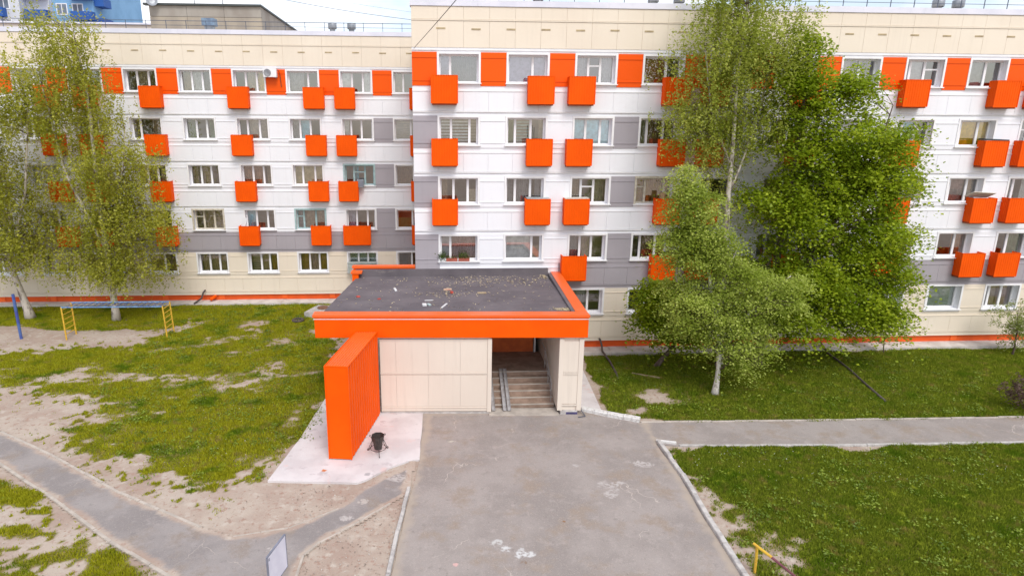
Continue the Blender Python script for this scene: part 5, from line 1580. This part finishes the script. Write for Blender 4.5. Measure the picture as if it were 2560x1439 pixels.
tree('maple_tree', 'small leaning maple with a whitewashed foot, between the porch and the young birch', 'tree',
     [[(10.66, 27.9, -0.05, 0.13), (10.95, 27.9, 0.38, 0.11), (11.45, 27.9, 1.0, 0.095), (11.7, 27.9, 1.7, 0.08), (11.2, 27.8, 3.2, 0.05), (10.6, 27.8, 4.2, 0.02)],
      [(11.6, 27.9, 1.5, 0.06), (12.4, 27.8, 2.6, 0.04), (12.8, 27.8, 3.4, 0.02)]],
     [(10.5, 27.7, 3.7, 1.1, 0.9, 0.85, 1.0), (10.3, 27.7, 2.6, 0.75, 0.8, 0.6, 0.7), (11.8, 27.7, 3.0, 1.2, 0.9, 0.9, 0.9), (11.6, 27.6, 1.75, 1.0, 0.8, 0.4, 0.6)],
     90, 12500, 0.15, L_MAPLE, BARK, 46, mode='maple', clsize=0.36, upb=1.1)
tree('sapling', 'thin green sapling against the cream wall at the edge of the maple', 'sapling',
     [[(23.1, 29.2, 0, 0.03), (23.0, 29.2, 1.2, 0.02), (22.9, 29.2, 2.8, 0.008)]],
     [(22.95, 29.2, 2.2, 0.42, 0.3, 0.7, 1.0), (22.7, 29.2, 1.2, 0.4, 0.3, 0.5, 0.8)],
     26, 1500, 0.10, L_SAP, TWIG, 47, mode='maple', clsize=0.16, upb=0.7)
tree('shrub', 'pale feathery shrub against the cream wall at the frame edge', 'shrub',
     [[(29.6, 28.6, 0, 0.05), (29.5, 28.6, 1.2, 0.03), (29.3, 28.6, 2.4, 0.01)]],
     [(29.4, 28.6, 2.0, 1.0, 0.8, 0.75, 1.2), (29.9, 28.6, 1.0, 0.9, 0.7, 0.6, 0.7)],
     46, 5000, 0.08, L_SAP, TWIG, 48, clsize=0.25, strand=(0.15, 0.5))
tree('shrub', 'dark reddish shrub growing over the edge of the path', 'shrub',
     [[(24.3, 22.3, 0, 0.04), (24.2, 22.3, 0.5, 0.03), (24.1, 22.2, 1.2, 0.01)]],
     [(24.1, 22.3, 0.75, 0.75, 0.6, 0.5, 1.0)],
     24, 2600, 0.08, leaf_mat('reddish_leaf', (0.11, 0.055, 0.05), (0.16, 0.12, 0.075)), TWIG, 49, clsize=0.2, strand=(0.15, 0.4))

# ------------------------------------------------------------------ grass
def grass_mat():
    m, t, out = new_mat('lawn_blades')
    g = N(t, 'ShaderNodeNewGeometry')
    c = mixc(t, g.outputs['Random Per Island'], (0.105, 0.155, 0.012), (0.30, 0.35, 0.035))
    sx = N(t, 'ShaderNodeSeparateXYZ'); t.links.new(g.outputs['Position'], sx.inputs[0])
    c = mixc(t, ramp(t, sx.outputs[0], -2.0, -7.0), c, mixc(t, g.outputs['Random Per Island'], (0.21, 0.225, 0.008), (0.47, 0.46, 0.03)))
    c = mixc(t, ramp(t, noise(t, 0.7, 4), 0.5, 0.7), c, (0.12, 0.20, 0.012))
    c = mixc(t, ramp(t, noise(t, 1.9, 4), 0.54, 0.74), c, (0.33, 0.27, 0.07))
    c = mixc(t, ramp(t, noise(t, 4.2, 3), 0.58, 0.70), c, (0.40, 0.46, 0.045))
    c = mixc(t, ramp(t, noise(t, 3.1, 4), 0.34, 0.24), c, (0.08, 0.095, 0.012))
    d = N(t, 'ShaderNodeBsdfDiffuse'); tl = N(t, 'ShaderNodeBsdfTranslucent')
    t.links.new(c, d.inputs['Color']); t.links.new(c, tl.inputs['Color'])
    mx = N(t, 'ShaderNodeMixShader'); mx.inputs[0].default_value = 0.3
    t.links.new(d.outputs[0], mx.inputs[1]); t.links.new(tl.outputs[0], mx.inputs[2])
    t.links.new(mx.outputs[0], out.inputs['Surface'])
    return m


GRASS = grass_mat()


def blades(x0, x1, y0, y1, dens, seed, hmul=1.0):
    R = np.random.default_rng(seed)
    n = int((x1 - x0) * (y1 - y0) * dens)
    x = R.uniform(x0, x1, n); y = R.uniform(y0, y1, n)
    c = cover(x, y)
    k = R.random(n) < c ** 1.2 * 0.97
    x, y, c = x[k], y[k], c[k]
    n = len(x)
    z = np.full(n, -0.045)
    tall = fbm(x, y, 0.8, 77)
    h = hmul * (0.055 + 0.10 * tall ** 2 + 0.05 * R.random(n)) * (0.45 + 0.55 * c)
    wd = R.uniform(0.010, 0.024, n) + 0.012 * (R.random(n) < 0.15)
    th = R.uniform(0, 2 * np.pi, n); la = R.uniform(0, 2 * np.pi, n); lm_ = h * R.uniform(0.1, 0.9, n)
    dx, dy = np.cos(th) * wd, np.sin(th) * wd
    V = np.stack([np.stack([x - dx, y - dy, z], 1), np.stack([x + dx, y + dy, z], 1),
                  np.stack([x + np.cos(la) * lm_, y + np.sin(la) * lm_, z + 0.03 + h], 1)], 1)
    return V


V = np.concatenate([blades(-30, -4.5, 17, 40.1, 1150, 1, 0.85), blades(-15, -6.5, 12.5, 19.5, 1600, 2, 0.75), blades(7.0, 34, 21.6, 29.65, 1250, 3, 1.0), blades(8.1, 24, 11.5, 20.3, 1900, 4, 0.8)])
n = len(V)
gme = np_mesh('grass', V.reshape(-1, 3), np.arange(3 * n).reshape(n, 3), GRASS)
tag(put('grass', gme), 'green grass growing in patches over the sandy ground', 'grass', kind='stuff')
# broad-leaved weeds in the lawns
nc = 900
wx = np.concatenate([R_.uniform(a, b, n_) for R_, a, b, n_ in ((rng, -15, -4.8, 420), (rng, 7.3, 26, 200), (rng, 8.3, 20, 150))])
wy = np.concatenate([rng.uniform(18.5, 39.5, 420), rng.uniform(21.9, 29.4, 200), rng.uniform(12.5, 19.8, 150)])
k = cover(wx, wy) > 0.45; wx, wy = wx[k], wy[k]
sz = rng.uniform(0.08, 0.24, len(wx))
C = np.stack([wx[:, None] + rng.normal(size=(len(wx), 26)) * sz[:, None], wy[:, None] + rng.normal(size=(len(wx), 26)) * sz[:, None], 0.03 + 0.09 * rng.random((len(wx), 26))], 2).reshape(-1, 3)
tag(put('weeds', leaves_mesh('weeds', C, 0.085, leaf_mat('weed_leaf', (0.14, 0.22, 0.015), (0.34, 0.42, 0.05), 0.35), upbias=1.0)), 'clumps of broad-leaved weeds growing in the lawns', 'weeds', kind='stuff')
# pale petals 
nn = 260
px = rng.uniform(8.6, 20, nn); py = 19.85 - rng.random(nn) ** 2 * 2.4
C = np.stack([px, py, np.full(nn, 0.03)], 1)
px2 = rng.uniform(-10, -5, 70); C = np.concatenate([C, np.stack([px2, rng.uniform(19.5, 26, 70), np.full(70, 0.05)], 1)])
tag(put('fallen_petals', leaves_mesh('fallen_petals', C, 0.045, mat('pale_petal', (0.6, 0.6, 0.52), (0.5, 0.5, 0.42)), upbias=2)), 'tiny pale petals scattered over the lawn', 'petals', kind='stuff')
# pebbles on the sand
nn = 2600
px = np.concatenate([rng.uniform(-25, -4.6, 1800), rng.uniform(-4.6, -1.1, 500), rng.uniform(8.1, 12, 300)]); py = np.concatenate([rng.uniform(14, 35, 1800), rng.uniform(13.5, 18.3, 500), rng.uniform(13, 20, 300)])
k = cover(px, py) < 0.3; px, py = px[k], py[k]
C = np.stack([px, py, np.full(len(px), -0.012)], 1)
tag(put('pebbles', leaves_mesh('pebbles', C, 0.05, mat('pebble_grey', (0.42, 0.38, 0.34), (0.20, 0.16, 0.13), scale=3, lo=0.45, hi=0.55), upbias=2, aspect=0.8)), 'small stones and crumbs on the bare sand', 'pebbles', kind='stuff')

# repeats share a group
GROUPS = {'birch_tree': 'birch trees in the yard', 'maple_tree': 'maple trees in the yard', 'cable': 'cables overhead', 'aerial': 'aerials on the concrete building',
          'flower_trough': 'flower troughs on the sill', 'drain_pipe': 'drain pipes along the walls', 'shrub': 'shrubs by the lawn', 'cover_board': 'boards laid on balconies',
          'apartment_building': 'blocks of the orange and white flats'}
for o in list(col.objects):
    if o.parent is None:
        k = o.name.split('.')[0]
        if k in GROUPS: o['group'] = GROUPS[k]
        elif o.get('category') == 'litter' and 'kind' not in o: o['group'] = 'litter on the porch roof'
